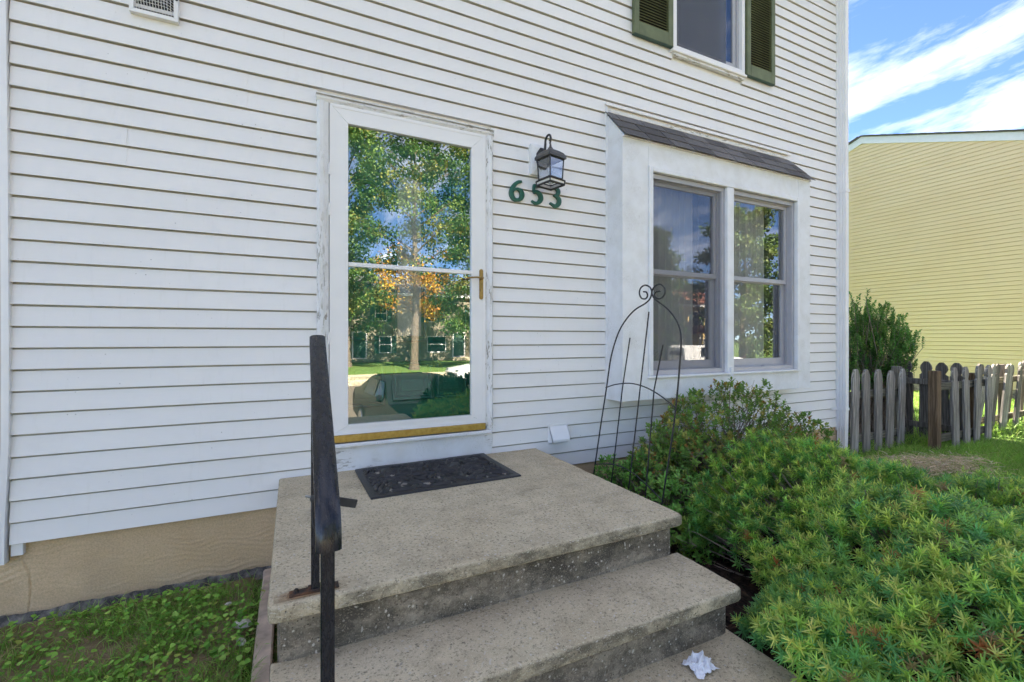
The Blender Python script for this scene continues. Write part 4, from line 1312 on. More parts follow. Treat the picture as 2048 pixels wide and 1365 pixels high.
# ================================================================== wall lantern
def build_lantern():
    lx, ly, rot = 1.632, -.170, R(13)
    t = empty('wall_lantern', (1.632, 0, 2.69), 'black metal and glass wall lantern on a peeling white block', 'lantern')
    m = MB()
    bx0, bx1, bz0, bz1 = 1.544, 1.718, 2.580, 2.800
    y0, y1 = -.046, .002
    m.add([(bx0, y1, bz0), (bx1, y1, bz0), (bx1, y1, bz1), (bx0, y1, bz1), (bx0, y0, bz0), (bx1, y0, bz0), (bx1, y0, bz1), (bx0, y0, bz1),
           (bx0 + .035, y0 - .012, bz0 + .035), (bx1 - .035, y0 - .012, bz0 + .035), (bx1 - .035, y0 - .012, bz1 - .035), (bx0 + .035, y0 - .012, bz1 - .035)],
          [(0, 1, 2, 3), (0, 4, 5, 1), (1, 5, 6, 2), (2, 6, 7, 3), (3, 7, 4, 0), (4, 8, 9, 5), (5, 9, 10, 6), (6, 10, 11, 7), (7, 11, 8, 4), (8, 11, 10, 9)])
    m.build('mount_block', M['peel'], t)
    m = MB()
    m.lathe([(.058, 0), (.058, .006), (.050, .014), (.030, .024), (.0, .028)], (0, 0, 0), 8, R(22.5))
    m.move(Matrix.Translation((1.634, y0 - .012, 2.695)) @ Matrix.Rotation(R(90), 4, 'X') @ Matrix.Diagonal((1.0, 1.45, 1, 1)))
    m.build('back_plate', M['lamp'], t, True)
    # scroll arm
    pts = [(1.634, y0 - .03, 2.70), (1.634, -.078, 2.712), (1.633, -.092, 2.75), (1.633, -.098, 2.795)]
    for k in range(13):
        an = R(180 - k * 19)
        pts.append((1.632, ly + .036 + .040 * math.cos(math.pi - an) * 1 - .0, 2.80 + .038 * math.sin(an)))
    pts = pts[:4] + [(1.632, -.136 + .038 * math.cos(R(k * 18)), 2.797 + .040 * math.sin(R(k * 18))) for k in range(0, 13)]
    pts += [(1.632, -.166, 2.752), (1.632, -.160, 2.742)]
    m = MB(); m.tube(pts, [.009] * 4 + [.008] * 11 + [.006] * 2 + [.004, .003], 10); m.build('scroll_arm', M['lamp'], t, True)
    m = MB(); m.tube([(1.632, -.150, 2.79), (1.632, -.16, 2.797), (1.632, -.172, 2.79), (1.632, -.172, 2.775), (1.632, -.162, 2.768), (1.632, -.155, 2.776)], .0035, 8)
    m.build('scroll_tip', M['lamp'], t, True)
    m = MB(); m.lathe([(.0045, 0), (.008, .004), (.012, .016), (.020, .020), (.021, .025), (.012, .029), (.009, .046), (.006, .060), (.004, .075)], (lx, ly, 2.706), 14); m.build('finial', M['lampgrey'], t, True)
    c = Vector((lx, ly, 0))
    def sq(s, z, k): # corner k of a square of half side s
        an = rot + R(45 + 90 * k); return (lx + s * 1.4142 * math.cos(an), ly + s * 1.4142 * math.sin(an), z)
    m = MB()
    lev = [(.020, 2.716), (.050, 2.707), (.074, 2.690), (.088, 2.668), (.092, 2.660), (.092, 2.642), (.084, 2.642)]
    vs = []; fs = []
    for s, z in lev: vs += [sq(s, z, k) for k in range(4)]
    for i in range(len(lev) - 1):
        for k in range(4): fs.append((i * 4 + k, i * 4 + (k + 1) % 4, i * 4 + 4 + (k + 1) % 4, i * 4 + 4 + k))
    fs.append((0, 1, 2, 3)); fs.append(tuple(len(vs) - 4 + k for k in range(4)))
    m.add(vs, fs); m.build('lantern_roof', M['lampgrey'], t)
    def bar(m, p, q, r=.006):
        m.tube([p, q], r, 4)
    m = MB()
    for k in range(4):
        bar(m, sq(.076, 2.645, k), sq(.068, 2.478, k))
        bar(m, sq(.076, 2.638, k), sq(.076, 2.638, (k + 1) % 4), .006)
        bar(m, sq(.069, 2.488, k), sq(.069, 2.488, (k + 1) % 4), .005)
        bar(m, sq(.071, 2.482, k), sq(.082, 2.470, k), .006)
        bar(m, sq(.083, 2.474, k), sq(.083, 2.474, (k + 1) % 4), .0065)
        bar(m, sq(.083, 2.474, k), sq(.080, 2.445, k), .006)
        bar(m, sq(.080, 2.443, k), sq(.080, 2.443, (k + 1) % 4), .009)
    m.build('cage', M['lamp'], t)
    for k in range(4):
        m = MB(); m.add([sq(.074, 2.636, k), sq(.074, 2.636, (k + 1) % 4), sq(.067, 2.490, (k + 1) % 4), sq(.067, 2.490, k)], [(0, 1, 2, 3)])
        vs = list(m.v); cc = Vector((lx, ly, 2.56))
        m.add([tuple(Vector(v) + (cc - Vector(v)) * .025) for v in vs], [(3, 2, 1, 0)])
        m.build('glass_pane', M['lampglass'], t, fix=False)
        m = MB(); m.add([sq(.080, 2.470, k), sq(.080, 2.470, (k + 1) % 4), sq(.078, 2.450, (k + 1) % 4), sq(.078, 2.450, k)], [(0, 1, 2, 3)])
        m.build('lower_pane', M['bulb'], t, fix=False)
    m = MB(); m.lathe([(.014, 0), (.014, .06), (.010, .062)], (lx, ly, 2.45), 12); m.build('candle_tube', M['bulb'], t, True)
    m = MB(); m.lathe([(.009, 0), (.016, .02), (.017, .035), (.009, .06), (.002, .075)], (lx, ly, 2.512), 12); m.build('bulb', M['lampglass'], t, True)
build_lantern()
for ch in bpy.data.objects['wall_lantern'].children:
    if ch.name.split('.')[0] in ('lantern_roof', 'cage', 'glass_pane', 'lower_pane', 'candle_tube', 'bulb', 'finial'):
        c_ = Vector((1.632, -.170, 2.735))
        ch.data.transform(Matrix.Translation(c_) @ Matrix.Diagonal((.86, .86, .90, 1)) @ Matrix.Translation(-c_))

# ================================================================== house numbers
def catmull(pts, n=8):
    P = [Vector(p) for p in pts]; out = []
    for i in range(len(P) - 1):
        p0 = P[max(i - 1, 0)]; p1 = P[i]; p2 = P[i + 1]; p3 = P[min(i + 2, len(P) - 1)]
        for k in range(n):
            t = k / n
            out.append(.5 * ((2 * p1) + (p2 - p0) * t + (2 * p0 - 5 * p1 + 4 * p2 - p3) * t * t + (3 * p1 - p0 - 3 * p2 + p3) * t ** 3))
    out.append(P[-1]); return out
def ribbon(mb, pts, ws, y0=-.030, y1=-.018):
    """pts (x,z) centre line, ws half widths"""
    P = catmull([(p[0], p[1], w) for p, w in zip(pts, ws)])
    fr = []
    for i, p in enumerate(P):
        a = P[max(i - 1, 0)]; b = P[min(i + 1, len(P) - 1)]
        t = Vector((b.x - a.x, b.y - a.y))
        t.normalize(); n = Vector((-t.y, t.x)) * p.z
        fr.append(((p.x, 0, p.y), (n.x, 0, n.y), (0, 1, 0)))
    mb.sweep([(-1, y1), (-1, y0 + .002), (-.75, y0), (.75, y0), (1, y0 + .002), (1, y1)], fr)
def build_numbers():
    W_ = .0155
    six = ([(.096, .146), (.070, .140), (.042, .118), (.022, .086), (.016, .050), (.030, .018), (.058, .010), (.086, .022), (.100, .050), (.090, .078), (.064, .090), (.040, .080), (.026, .060)],
           [.008, .011, .014, .016, .0175, .016, .012, .015, .0175, .015, .009, .007, .004])
    five1 = ([(.030, .088), (.032, .112), (.038, .140)], [.010, .0105, .011])
    five2 = ([(.030, .134), (.062, .136), (.094, .142)], [.010, .012, .009])
    five3 = ([(.030, .084), (.056, .090), (.082, .074), (.090, .046), (.074, .018), (.044, .006), (.012, .020)], [.009, .013, .0165, .0175, .015, .011, .007])
    three1 = ([(.016, .128), (.044, .142), (.074, .136), (.086, .116), (.074, .094), (.044, .084)], [.007, .010, .013, .0155, .013, .006])
    three2 = ([(.046, .084), (.074, .078), (.092, .056), (.086, .026), (.056, .006), (.012, .024)], [.006, .012, .0165, .017, .013, .007])
    for nm, strokes, x, z, lab in (('six', [six], 1.384, 2.374, 'dark green metal digit 6 left of the lantern'),
                                   ('five', [five1, five2, five3], 1.548, 2.374, 'dark green metal digit 5 just below the lantern'),
                                   ('three', [three1, three2], 1.702, 2.374, 'dark green metal digit 3 partly behind the lantern base')):
        m = MB()
        for k, (p, w) in enumerate(strokes):
            ribbon(m, [(x + a, z + b) for a, b in p], w, -.0305 - .0004 * k, -.012)
        tag(m.build('house_number', M['greenmetal'], None, True), lab, 'house number', 'house number digits')
build_numbers()

# ================================================================== trellis
def build_trellis():
    t = empty('garden_trellis', (1.9, -.6, .12), 'thin black wire trellis with two curls at its top beside the steps', 'trellis')
    def ext(p, q, z):   # extend the line q->p down to height z
        p = Vector(p); q = Vector(q); d = p - q; return tuple(p + d * ((z - p.z) / d.z))
    left = [(1.951, -.242, .439), (1.941, -.327, .76), (1.930, -.414, 1.066), (1.923, -.471, 1.273), (1.912, -.557, 1.429), (1.901, -.649, 1.517), (1.889, -.747, 1.574), (1.876, -.848, 1.604), (1.870, -.896, 1.629), (1.8695, -.911, 1.666)]
    curlL = [(1.870, -.896, 1.696), (1.876, -.848, 1.713), (1.882, -.804, 1.700), (1.883, -.793, 1.668), (1.881, -.814, 1.639), (1.876, -.853, 1.633), (1.873, -.873, 1.649), (1.874, -.863, 1.670), (1.878, -.834, 1.676)]
    right = [(1.856, -1.010, .501), (1.848, -1.073, .781), (1.842, -1.122, 1.032), (1.839, -1.154, 1.287), (1.838, -1.161, 1.418), (1.842, -1.122, 1.499), (1.851, -1.052, 1.561), (1.862, -.966, 1.609), (1.866, -.926, 1.640), (1.867, -.917, 1.672)]
    curlR = [(1.865, -.943, 1.697), (1.859, -.988, 1.703), (1.855, -1.023, 1.682), (1.854, -1.031, 1.654), (1.856, -1.010, 1.628), (1.861, -.970, 1.623), (1.865, -.938, 1.643), (1.863, -.952, 1.662), (1.859, -.985, 1.664)]
    for nm, a, c in (('outer_rod', left, curlL), ('outer_rod', right, curlR)):
        pts = [ext(a[0], a[1], .08)] + a + c
        m = MB(); m.tube(catmull(pts, 5), .0047, 8); m.build(nm, M['wire'], t, True)
    for p in ([(1.921, -.484, .473), (1.906, -.61, 1.086), (1.895, -.694, 1.403)], [(1.896, -.688, .502), (1.882, -.804, 1.121), (1.871, -.887, 1.554)], [(1.875, -.858, .509), (1.866, -.934, 1.105), (1.856, -1.014, 1.364)]):
        m = MB(); m.tube([ext(p[0], p[1], .08)] + p, .0042, 7); m.build('inner_rod', M['wire'], t, True)
    for p in ([(1.930, -.414, 1.063), (1.917, -.521, 1.094), (1.895, -.694, 1.12), (1.876, -.848, 1.114), (1.859, -.988, 1.083), (1.842, -1.122, 1.032)], [(1.947, -.278, .506), (1.928, -.427, .548), (1.909, -.581, .576), (1.889, -.747, .571), (1.87, -.896, .536), (1.855, -1.018, .499)]):
        m = MB(); m.tube(catmull([(a - .006, b, c) for a, b, c in p], 4), .0038, 7); m.build('cross_arch', M['wire'], t, True)
build_trellis()

# ================================================================== small things by the steps
def build_small():
    # crumpled tissue
    n = 26
    vs = []; fs = []
    for j in range(n):
        for i in range(n):
            u = i / (n - 1) - .5; v = j / (n - 1) - .5
            r = math.hypot(u, v)
            p = Vector((u * 5.2, v * 5.2, 3.1))
            d = .028 * abs(mnoise.noise(p)) * 2 + .016 * abs(mnoise.noise(p * 2.7)) * 2
            an = math.atan2(v, u)
            rr = .058 * (1 + .30 * mnoise.noise(Vector((math.cos(an) * 2, math.sin(an) * 2, 5)))) * (r / .5)
            x = rr * math.cos(an) * .85 + .012 * mnoise.noise(p * 1.7 + Vector((9, 0, 0))); y = rr * math.sin(an) * .7 + .012 * mnoise.noise(p * 1.7 + Vector((0, 9, 0)))
            z = .004 + max(0, .62 - r) * d * 2.4 + .014 * (mnoise.noise(p * 3.9) > .12) * (.6 - min(.6, r))
            vs.append((1.335 + x, -1.735 + y, .207 + max(0.001, z)))
    for j in range(n - 1):
        for i in range(n - 1): fs.append((j * n + i, j * n + i + 1, (j + 1) * n + i + 1, (j + 1) * n + i))
    m = MB(); m.add(vs, fs)
    o = m.build('crumpled_tissue', M['paper'], None, False, fix=False)
    tag(o, 'crumpled white tissue lying on the walkway by the bottom step', 'litter')
    # edging plank along the left of the steps
    nseg = 40; fr = []
    for k in range(nseg + 1):
        y = -.02 - 1.5 * k / nseg
        z = .070 - .03 * k / nseg + .004 * mnoise.noise(Vector((0, y * 6, 1)))
        fr.append(((-.107 + .004 * mnoise.noise(Vector((3, y * 4, 0))), y, z), (1, 0, 0), (0, 0, 1)))
    m = MB(); m.sweep([(-.036, -.06), (-.037, .024), (-.030, .032), (.027, .033), (.034, .026), (.035, -.06)], fr)
    tag(m.build('edging_board', M['timber'], None), 'worn pinkish edging board along the left side of the steps', 'edging')
    # pale stones in the lawn
    for k, (x, y, z, s, lab) in enumerate(((-.205, -.50, .085, .032, 'larger pale stone lying in the clover beside the edging board'), (-.20, -.62, .075, .024, 'small broken white stone in the clover at the bottom edge'), (-.285, -.285, .085, .014, 'tiny white stone in the grass left of the steps'))):
        m = MB(); m.lathe([(.2, -.5), (.75, -.35), (1.0, 0), (.8, .4), (.35, .6)], (0, 0, 0), 9)
        rr = random.Random(k)
        m.v = [tuple(Vector(p) * (1 + rr.uniform(-.22, .22))) for p in m.v]
        m.move(Matrix.Translation((x, y, z)) @ Matrix.Rotation(rr.uniform(0, 3), 4, 'Z') @ Matrix.Diagonal((s * 1.3, s * .85, s * .8, 1)))
        tag(m.build('stone', M['stone'], None), lab, 'stone')
build_small()

# ================================================================== fences
def picket_mesh(w, h, t, style, seed):
    rr = random.Random(seed)
    hw = w / 2
    j = lambda: rr.uniform(-.004, .004)
    if style == 'gothic':     # notched shoulders under a pointed head
        right = [(hw, 0), (hw, h - .19), (hw - .018, h - .175), (hw - .030 + j(), h - .16), (hw - .014, h - .13), (hw - .004, h - .10), (hw - .010, h - .06), (hw - .034, h - .022), (hw - .052 + j(), h - .004)]
    else:                     # worn dog-ear
        right = [(hw, 0), (hw, h - .11 + j()), (hw - .010, h - .06), (hw - .03, h - .02 + j()), (hw - .05, h)]
    left = [(-x + j() * .5, z + j() * .6) for x, z in right[::-1]]
    poly = right + left
    m = MB(); m.prismY(poly, -t / 2, t / 2)
    return m.mesh('picket', M['fence'])
def new(me, name, parent, loc, rot=(0, 0, 0), mat=None):
    o = bpy.data.objects.new(name, me); COL.objects.link(o); o.parent = parent
    o.location = Vector(loc) - parent.location; o.rotation_euler = rot
    if mat is not None:
        o.material_slots[0].link = 'OBJECT'; o.material_slots[0].material = mat
    return o
def build_fences():
    G = [picket_mesh(.138, 1.06, .024, 'gothic', s) for s in range(4)]
    D_ = [picket_mesh(.135, 1.05, .026, 'dog', s + 10) for s in range(4)]
    rr = random.Random(11)
    # front run from the house corner to the gate
    f = empty('picket_fence', (6.1, .25, 0), 'short grey picket fence run between the house corner and the gate', 'fence', 'picket fence runs')
    for k, x in enumerate((6.165, 6.43, 6.70, 6.96, 7.235)):
        new(D_[k % 4], 'picket', f, (x, .25, -.02 + rr.uniform(-.02, .01) - .01 * k), (rr.uniform(-.02, .02), rr.uniform(-.03, .03), rr.uniform(-.04, .04)))
    for z in (.70, .16):
        m = MB(); m.box(5.55, 7.42, .266, .304, z - .045, z + .045, .004); m.build('rail', M['railwood'], f)
    m = MB(); m.box(5.52, 5.61, .31, .40, -.1, 1.0, .005); m.build('fence_post', M['fenceold'], f)
    m = MB(); m.box(7.33, 7.42, .31, .40, -.1, 1.02, .005); m.build('fence_post', M['fenceold'], f)
    # brown post and the short front run right of the gate
    p = empty('picket_fence', (7.2, -.17, 0), 'grey picket fence run with a brown end post right of the gate', 'fence', 'picket fence runs')
    m = MB(); m.box(7.085, 7.185, -.19, -.095, -.1, 1.0, .006); m.build('brown_end_post', M['post'], p)
    for k, x in enumerate((7.56, 7.86, 8.13, 8.47)):
        new(G[k % 4], 'picket', p, (x, -.19, -.015 + rr.uniform(-.015, .01)), (rr.uniform(-.02, .02), rr.uniform(-.015, .02), rr.uniform(-.05, .05)))
    for z in (.80, .16):
        m = MB(); m.box(7.19, 8.62, -.17, -.13, z - .045, z + .045, .004); m.build('rail', M['railwood'], p)
    m = MB(); m.box(8.28, 8.38, -.128, -.04, -.1, .93, .006); m.build('fence_post', M['post'], p)
    # open gate standing across the gap
    g = empty('picket_gate', (7.9, .3, 0), 'dark weathered picket gate standing open behind the brown post', 'gate')
    for k, yy in enumerate((.47, .265, .075, -.06)):
        new(G[(k + 1) % 4], 'picket', g, (7.92, yy, .02 + rr.uniform(-.01, .01)), (rr.uniform(-.01, .01), rr.uniform(-.02, .02), R(90)), M['fenceold'])
    for z in (.80, .20):
        m = MB(); m.box(7.865, 7.903, -.09, .56, z - .04, z + .04, .004); m.build('rail', M['fenceold'], g)
    # leaning run carrying on to the right
    l = empty('picket_fence', (9.5, .15, 0), 'long grey picket fence run leaning over at the right edge', 'fence', 'picket fence runs')
    x = 8.75; k = 0
    while x < 13.2:
        new(G[k % 4], 'picket', l, (x, .08 + .05 * (k % 2), -.03 + rr.uniform(-.03, .03)), (rr.uniform(-.03, .03), R(17) + rr.uniform(-.05, .05), rr.uniform(-.06, .06)), M['fence'] if k % 3 else M['fenceold'])
        x += .245 + rr.uniform(-.03, .03); k += 1
    x = 8.7
    while x < 13.2:
        new(G[k % 4], 'picket', l, (x, .30, -.05 + rr.uniform(-.03, .03)), (rr.uniform(-.03, .03), R(14) + rr.uniform(-.06, .05), rr.uniform(-.06, .06)), M['fenceold'])
        x += .62 + rr.uniform(-.1, .1); k += 1
    for z in (.74, .15):
        m = MB(); m.box(8.6, 13.3, .17, .21, z - .045, z + .045, .004); m.build('rail', M['railwood'], l)
    for xx in (10.3, 12.6):
        m = MB(); m.box(xx, xx + .09, .212, .29, -.1, .98, .005); m.build('fence_post', M['fenceold'], l)
build_fences()

# ================================================================== foliage tools
def unit(a):
    return a / np.maximum(np.linalg.norm(a, axis=1, keepdims=True), 1e-9)
def rand_dirs(n):
    return unit(RNG.normal(size=(n, 3)))
def leaves_mesh(name, P, Dn, Nn, Ln, Wd, C, mat, parent=None, fold=.25, curl=.12, kind=None):
    """six-vertex folded leaves: P base, Dn direction, Nn normal, Ln length, Wd half width, C colour"""
    n = len(P)
    Dn = unit(Dn); Sd = unit(np.cross(Dn, Nn)); Nn = np.cross(Sd, Dn)
    Ln = Ln[:, None]; Wd = Wd[:, None]
    v = np.empty((n, 6, 3))
    v[:, 0] = P
    v[:, 1] = P + Dn * Ln * .38 - Sd * Wd + Nn * Wd * fold
    v[:, 2] = P + Dn * Ln * .74 - Sd * Wd * .78 + Nn * (Wd * fold - Ln * curl * .3)
    v[:, 3] = P + Dn * Ln - Nn * Ln * curl
    v[:, 4] = P + Dn * Ln * .74 + Sd * Wd * .78 + Nn * (Wd * fold - Ln * curl * .3)
    v[:, 5] = P + Dn * Ln * .38 + Sd * Wd + Nn * Wd * fold
    b = (np.arange(n) * 6)[:, None]
    q = np.concatenate([b + np.array([[0, 3, 2, 1]]), b + np.array([[0, 5, 4, 3]])], 0)
    col = np.repeat(C, 6, axis=0)
    o = npmesh(name, v.reshape(-1, 3), q, mat, col=col, parent=parent)
    if kind: o['kind'] = kind
    return o
def blades_mesh(name, P, Dn, Ln, Wd, C, mat, parent=None, kind=None, bend=.35):
    """three-segment-free narrow blades: 2 quads, bent"""
    n = len(P)
    Dn = unit(Dn); Sd = unit(np.cross(Dn, rand_dirs(n)))
    dr = np.c_[Dn[:, :2], np.zeros(n)]
    dr[:, 2] = -.4
    Ln = Ln[:, None]; Wd = Wd[:, None]
    m = P + Dn * Ln * .55; t = m + unit(Dn + dr * bend * 2) * Ln * .5
    v = np.empty((n, 6, 3))
    v[:, 0] = P - Sd * Wd; v[:, 1] = P + Sd * Wd
    v[:, 2] = m - Sd * Wd * .8; v[:, 3] = m + Sd * Wd * .8
    v[:, 4] = t - Sd * Wd * .12; v[:, 5] = t + Sd * Wd * .12
    b = (np.arange(n) * 6)[:, None]
    q = np.concatenate([b + np.array([[0, 1, 3, 2]]), b + np.array([[2, 3, 5, 4]])], 0)
    o = npmesh(name, v.reshape(-1, 3), q, mat, col=np.repeat(C, 6, axis=0), parent=parent)
    if kind: o['kind'] = kind
    return o
def palette(n, cols, wts, var=.2):
    cols = np.array(cols); k = RNG.choice(len(cols), n, p=np.array(wts) / sum(wts))
    return cols[k] * (1 + RNG.uniform(-var, var, (n, 1))) * (1 + RNG.uniform(-.06, .06, (n, 3)))

# ---------------------------------------------------------------- yew
YC = np.array([2.60, -2.15]); YA, YB = 1.36, 1.22
def yew_r(x, y):
    return (np.abs((x - YC[0]) / YA) ** 3 + np.abs((y - YC[1]) / YB) ** 3) ** (1 / 3)
def yew_h(x, y):
    P = np.c_[x, y]
    r = np.clip(yew_r(x, y), 0, 1)
    h = .62 * np.sqrt(np.clip(1 - r ** 3.2, 0, 1)) * np.interp(x, [1.2, 1.6, 2.4, 3.0, 3.6], [.62, .85, 1.0, .88, .66])
    h = h * (.58 + .80 * fbm(P * 3.3, 4, 3)) * np.clip(.25 + 1.3 * (np.hypot(x - 1.78, y + 1.28) - .30), .12, 1) + (r < .985) * (.24 * np.exp(-(((x - 2.50) / .42) ** 2 + ((y + 1.15) / .28) ** 2)) + .13 * np.exp(-(((x - 3.25) / .40) ** 2 + ((y + 1.2) / .28) ** 2)))
    return h
def build_yew():
    t = empty('yew_shrub', (2.60, -2.15, .1), 'big spreading yew shrub with bright tips in the right foreground', 'shrub')
    n = 11500
    x = YC[0] + RNG.uniform(-1, 1, n) * YA; y = YC[1] + RNG.uniform(-1, 1, n) * YB
    r = yew_r(x, y); k = r < 1.0
    x, y, r = x[k], y[k], r[k]
    h = yew_h(x, y)
    dep = RNG.choice([1.0, .93, .82, .66], len(x), p=[.52, .24, .15, .09])
    z = .11 + h * dep + RNG.uniform(-.02, .02, len(x))
    # extra shoots on the flanks
    m = 4800
    an = RNG.uniform(0, 2 * np.pi, m); rr = RNG.uniform(.86, 1.0, m)
    e = (np.abs(np.cos(an)) ** 3 + np.abs(np.sin(an)) ** 3) ** (-1 / 3)
    x2 = YC[0] + np.cos(an) * e * rr * YA; y2 = YC[1] + np.sin(an) * e * rr * YB
    z2 = .13 + RNG.uniform(.0, 1, m) ** .8 * np.maximum(yew_h(YC[0] + (x2 - YC[0]) * .82, YC[1] + (y2 - YC[1]) * .82), .12)
    tall = np.concatenate([RNG.uniform(size=len(x)) < .035, np.zeros(m, bool)]) & (np.r_[dep, np.zeros(m)] > .99)
    X = np.r_[x, x2]; Y = np.r_[y, y2]; Z = np.r_[z, z2]
    rad = np.c_[(X - YC[0]) / YA, (Y - YC[1]) / YB]
    rl = np.linalg.norm(rad, axis=1, keepdims=True)
    out = np.c_[rad * np.clip(rl, 0, 1) ** 1.5, np.full(len(X), .75)]
    d = unit(unit(out) + np.array([[-.22, -.22, .05]]) + .55 * rand_dirs(len(X)))
    d[tall] = unit(np.c_[RNG.normal(0, .25, (tall.sum(), 2)), np.ones(tall.sum())])
    L_ = RNG.uniform(.028, .066, len(X)); L_[tall] = RNG.uniform(.09, .17, tall.sum())
    base = np.c_[X, Y, Z] - d * (L_ * .55)[:, None]
    keep = ~((base[:, 0] < 1.67) & (base[:, 1] > -1.74)) & ~((base[:, 0] < 1.63) & (base[:, 2] < .235)) & (base[:, 0] > np.interp(base[:, 1], [-2.6, -2.1, -1.85, -1.70], [1.42, 1.45, 1.55, 1.67])) & (np.hypot(base[:, 0] - 1.78, base[:, 1] + 1.28) > .34)
    base, d, L_, tall, X, Y, Z = base[keep], d[keep], L_[keep], tall[keep], X[keep], Y[keep], Z[keep]
    ns = len(base)
    # needles
    NN = 24
    u = (np.arange(NN) + .5) / NN
    U = np.tile(u, (ns, 1)) + RNG.uniform(-.02, .02, (ns, NN))
    a1 = unit(np.cross(d, np.array([[0, 0, 1.0]]) + .3 * rand_dirs(ns))); a2 = np.cross(d, a1)
    ph = np.tile(np.arange(NN) * 2.39996, (ns, 1)) + RNG.normal(0, .25, (ns, NN))
    radv = np.cos(ph)[..., None] * a1[:, None] + np.sin(ph)[..., None] * a2[:, None]
    fwd = .12 + .95 * U[..., None] ** 2.2
    nd = radv + d[:, None] * fwd + RNG.normal(0, .12, (ns, NN, 3))
    nd /= np.linalg.norm(nd, axis=2, keepdims=True)
    p = base[:, None] + d[:, None] * (U * L_[:, None])[..., None]
    nl = (RNG.uniform(.026, .041, (ns, NN)) * (1 - .35 * (U > .85)))
    sd = np.cross(nd, np.cross(nd, d[:, None])); sd = np.cross(nd, d[:, None])
    sd /= np.maximum(np.linalg.norm(sd, axis=2, keepdims=True), 1e-6)
    w = RNG.uniform(.0022, .0032, (ns, NN))[..., None]
    v = np.empty((ns, NN, 4, 3))
    v[:, :, 0] = p - sd * w; v[:, :, 1] = p + sd * w
    tip = p + nd * nl[..., None]
    v[:, :, 2] = tip + sd * w * .45; v[:, :, 3] = tip - sd * w * .45
    q = np.arange(ns * NN * 4).reshape(-1, 4)
    # colours: mature blue-green, young yellow-green tips in patches, a few dead tan
    P = np.c_[X, Y]
    patch = fbm(P * 3.1, 12, 3)
    young = (RNG.uniform(size=ns) < np.clip((patch - .38) * 3.2, .16, .85)) & (Z > .11 + yew_h(X, Y) * .9)
    young |= tall
    dead = RNG.uniform(size=ns) < .012 + .10 * np.clip(fbm(P * 3.7, 41, 2) - .62, 0, 1) * 5
    cb = (.62 + .76 * fbm(P * 9, 31, 2))[:, None] * palette(ns, [(.23, .50, .11), (.17, .45, .13), (.34, .58, .10), (.46, .64, .11)], [4, 3, 3, 1.6], .22)
    C = np.repeat(cb[:, None], NN, 1)
    yc = palette(ns, [(.66, .78, .14), (.72, .76, .18), (.50, .74, .12)], [3, 2, 3], .2)
    f = np.clip((U - .35) / .5, 0, 1)[..., None] * young[:, None, None]
    C = C * (1 - f) + yc[:, None] * f
    dc = palette(ns, [(.44, .25, .07), (.50, .17, .045), (.40, .30, .12)], [3, 1.5, 3], .2)
    C = np.where(dead[:, None, None], dc[:, None], C)
    C = C * RNG.uniform(.85, 1.15, (ns, NN, 1))
    col = np.repeat(C.reshape(-1, 3), 4, axis=0)
    o = npmesh('foliage', v.reshape(-1, 3), q, M['yew'], col=col, parent=t); o['kind'] = 'stuff'
    # twigs under the needles
    mb = MB()
    for k in range(0, ns, 9):
        b = Vector(base[k]); e = b + Vector(d[k]) * L_[k] * .8
        if b.x < 1.75: continue
        c = Vector((YC[0] + (b.x - YC[0]) * .72, YC[1] + (b.y - YC[1]) * .72, max(.12, .1 + (b.z - .1) * .55)))
        mb.tube([c, (b * .7 + c * .3) + Vector((0, 0, .015)), e], [.004, .003, .0014], 4, cap=False)
    mb.build('twigs', M['twig'], t, fix=False)['kind'] = 'stuff'
    mb = MB()
    for k in range(9):
        an = k * .7; e = Vector((YC[0] + .75 * math.cos(an), YC[1] + .75 * math.sin(an), .42))
        mb.tube([(YC[0] + .1 * math.cos(an), YC[1] + .1 * math.sin(an), .05), (YC[0] + .4 * math.cos(an), YC[1] + .4 * math.sin(an), .22), e], [.02, .014, .006], 6)
    mb.build('trunk', M['bark'], t, True)
build_yew()

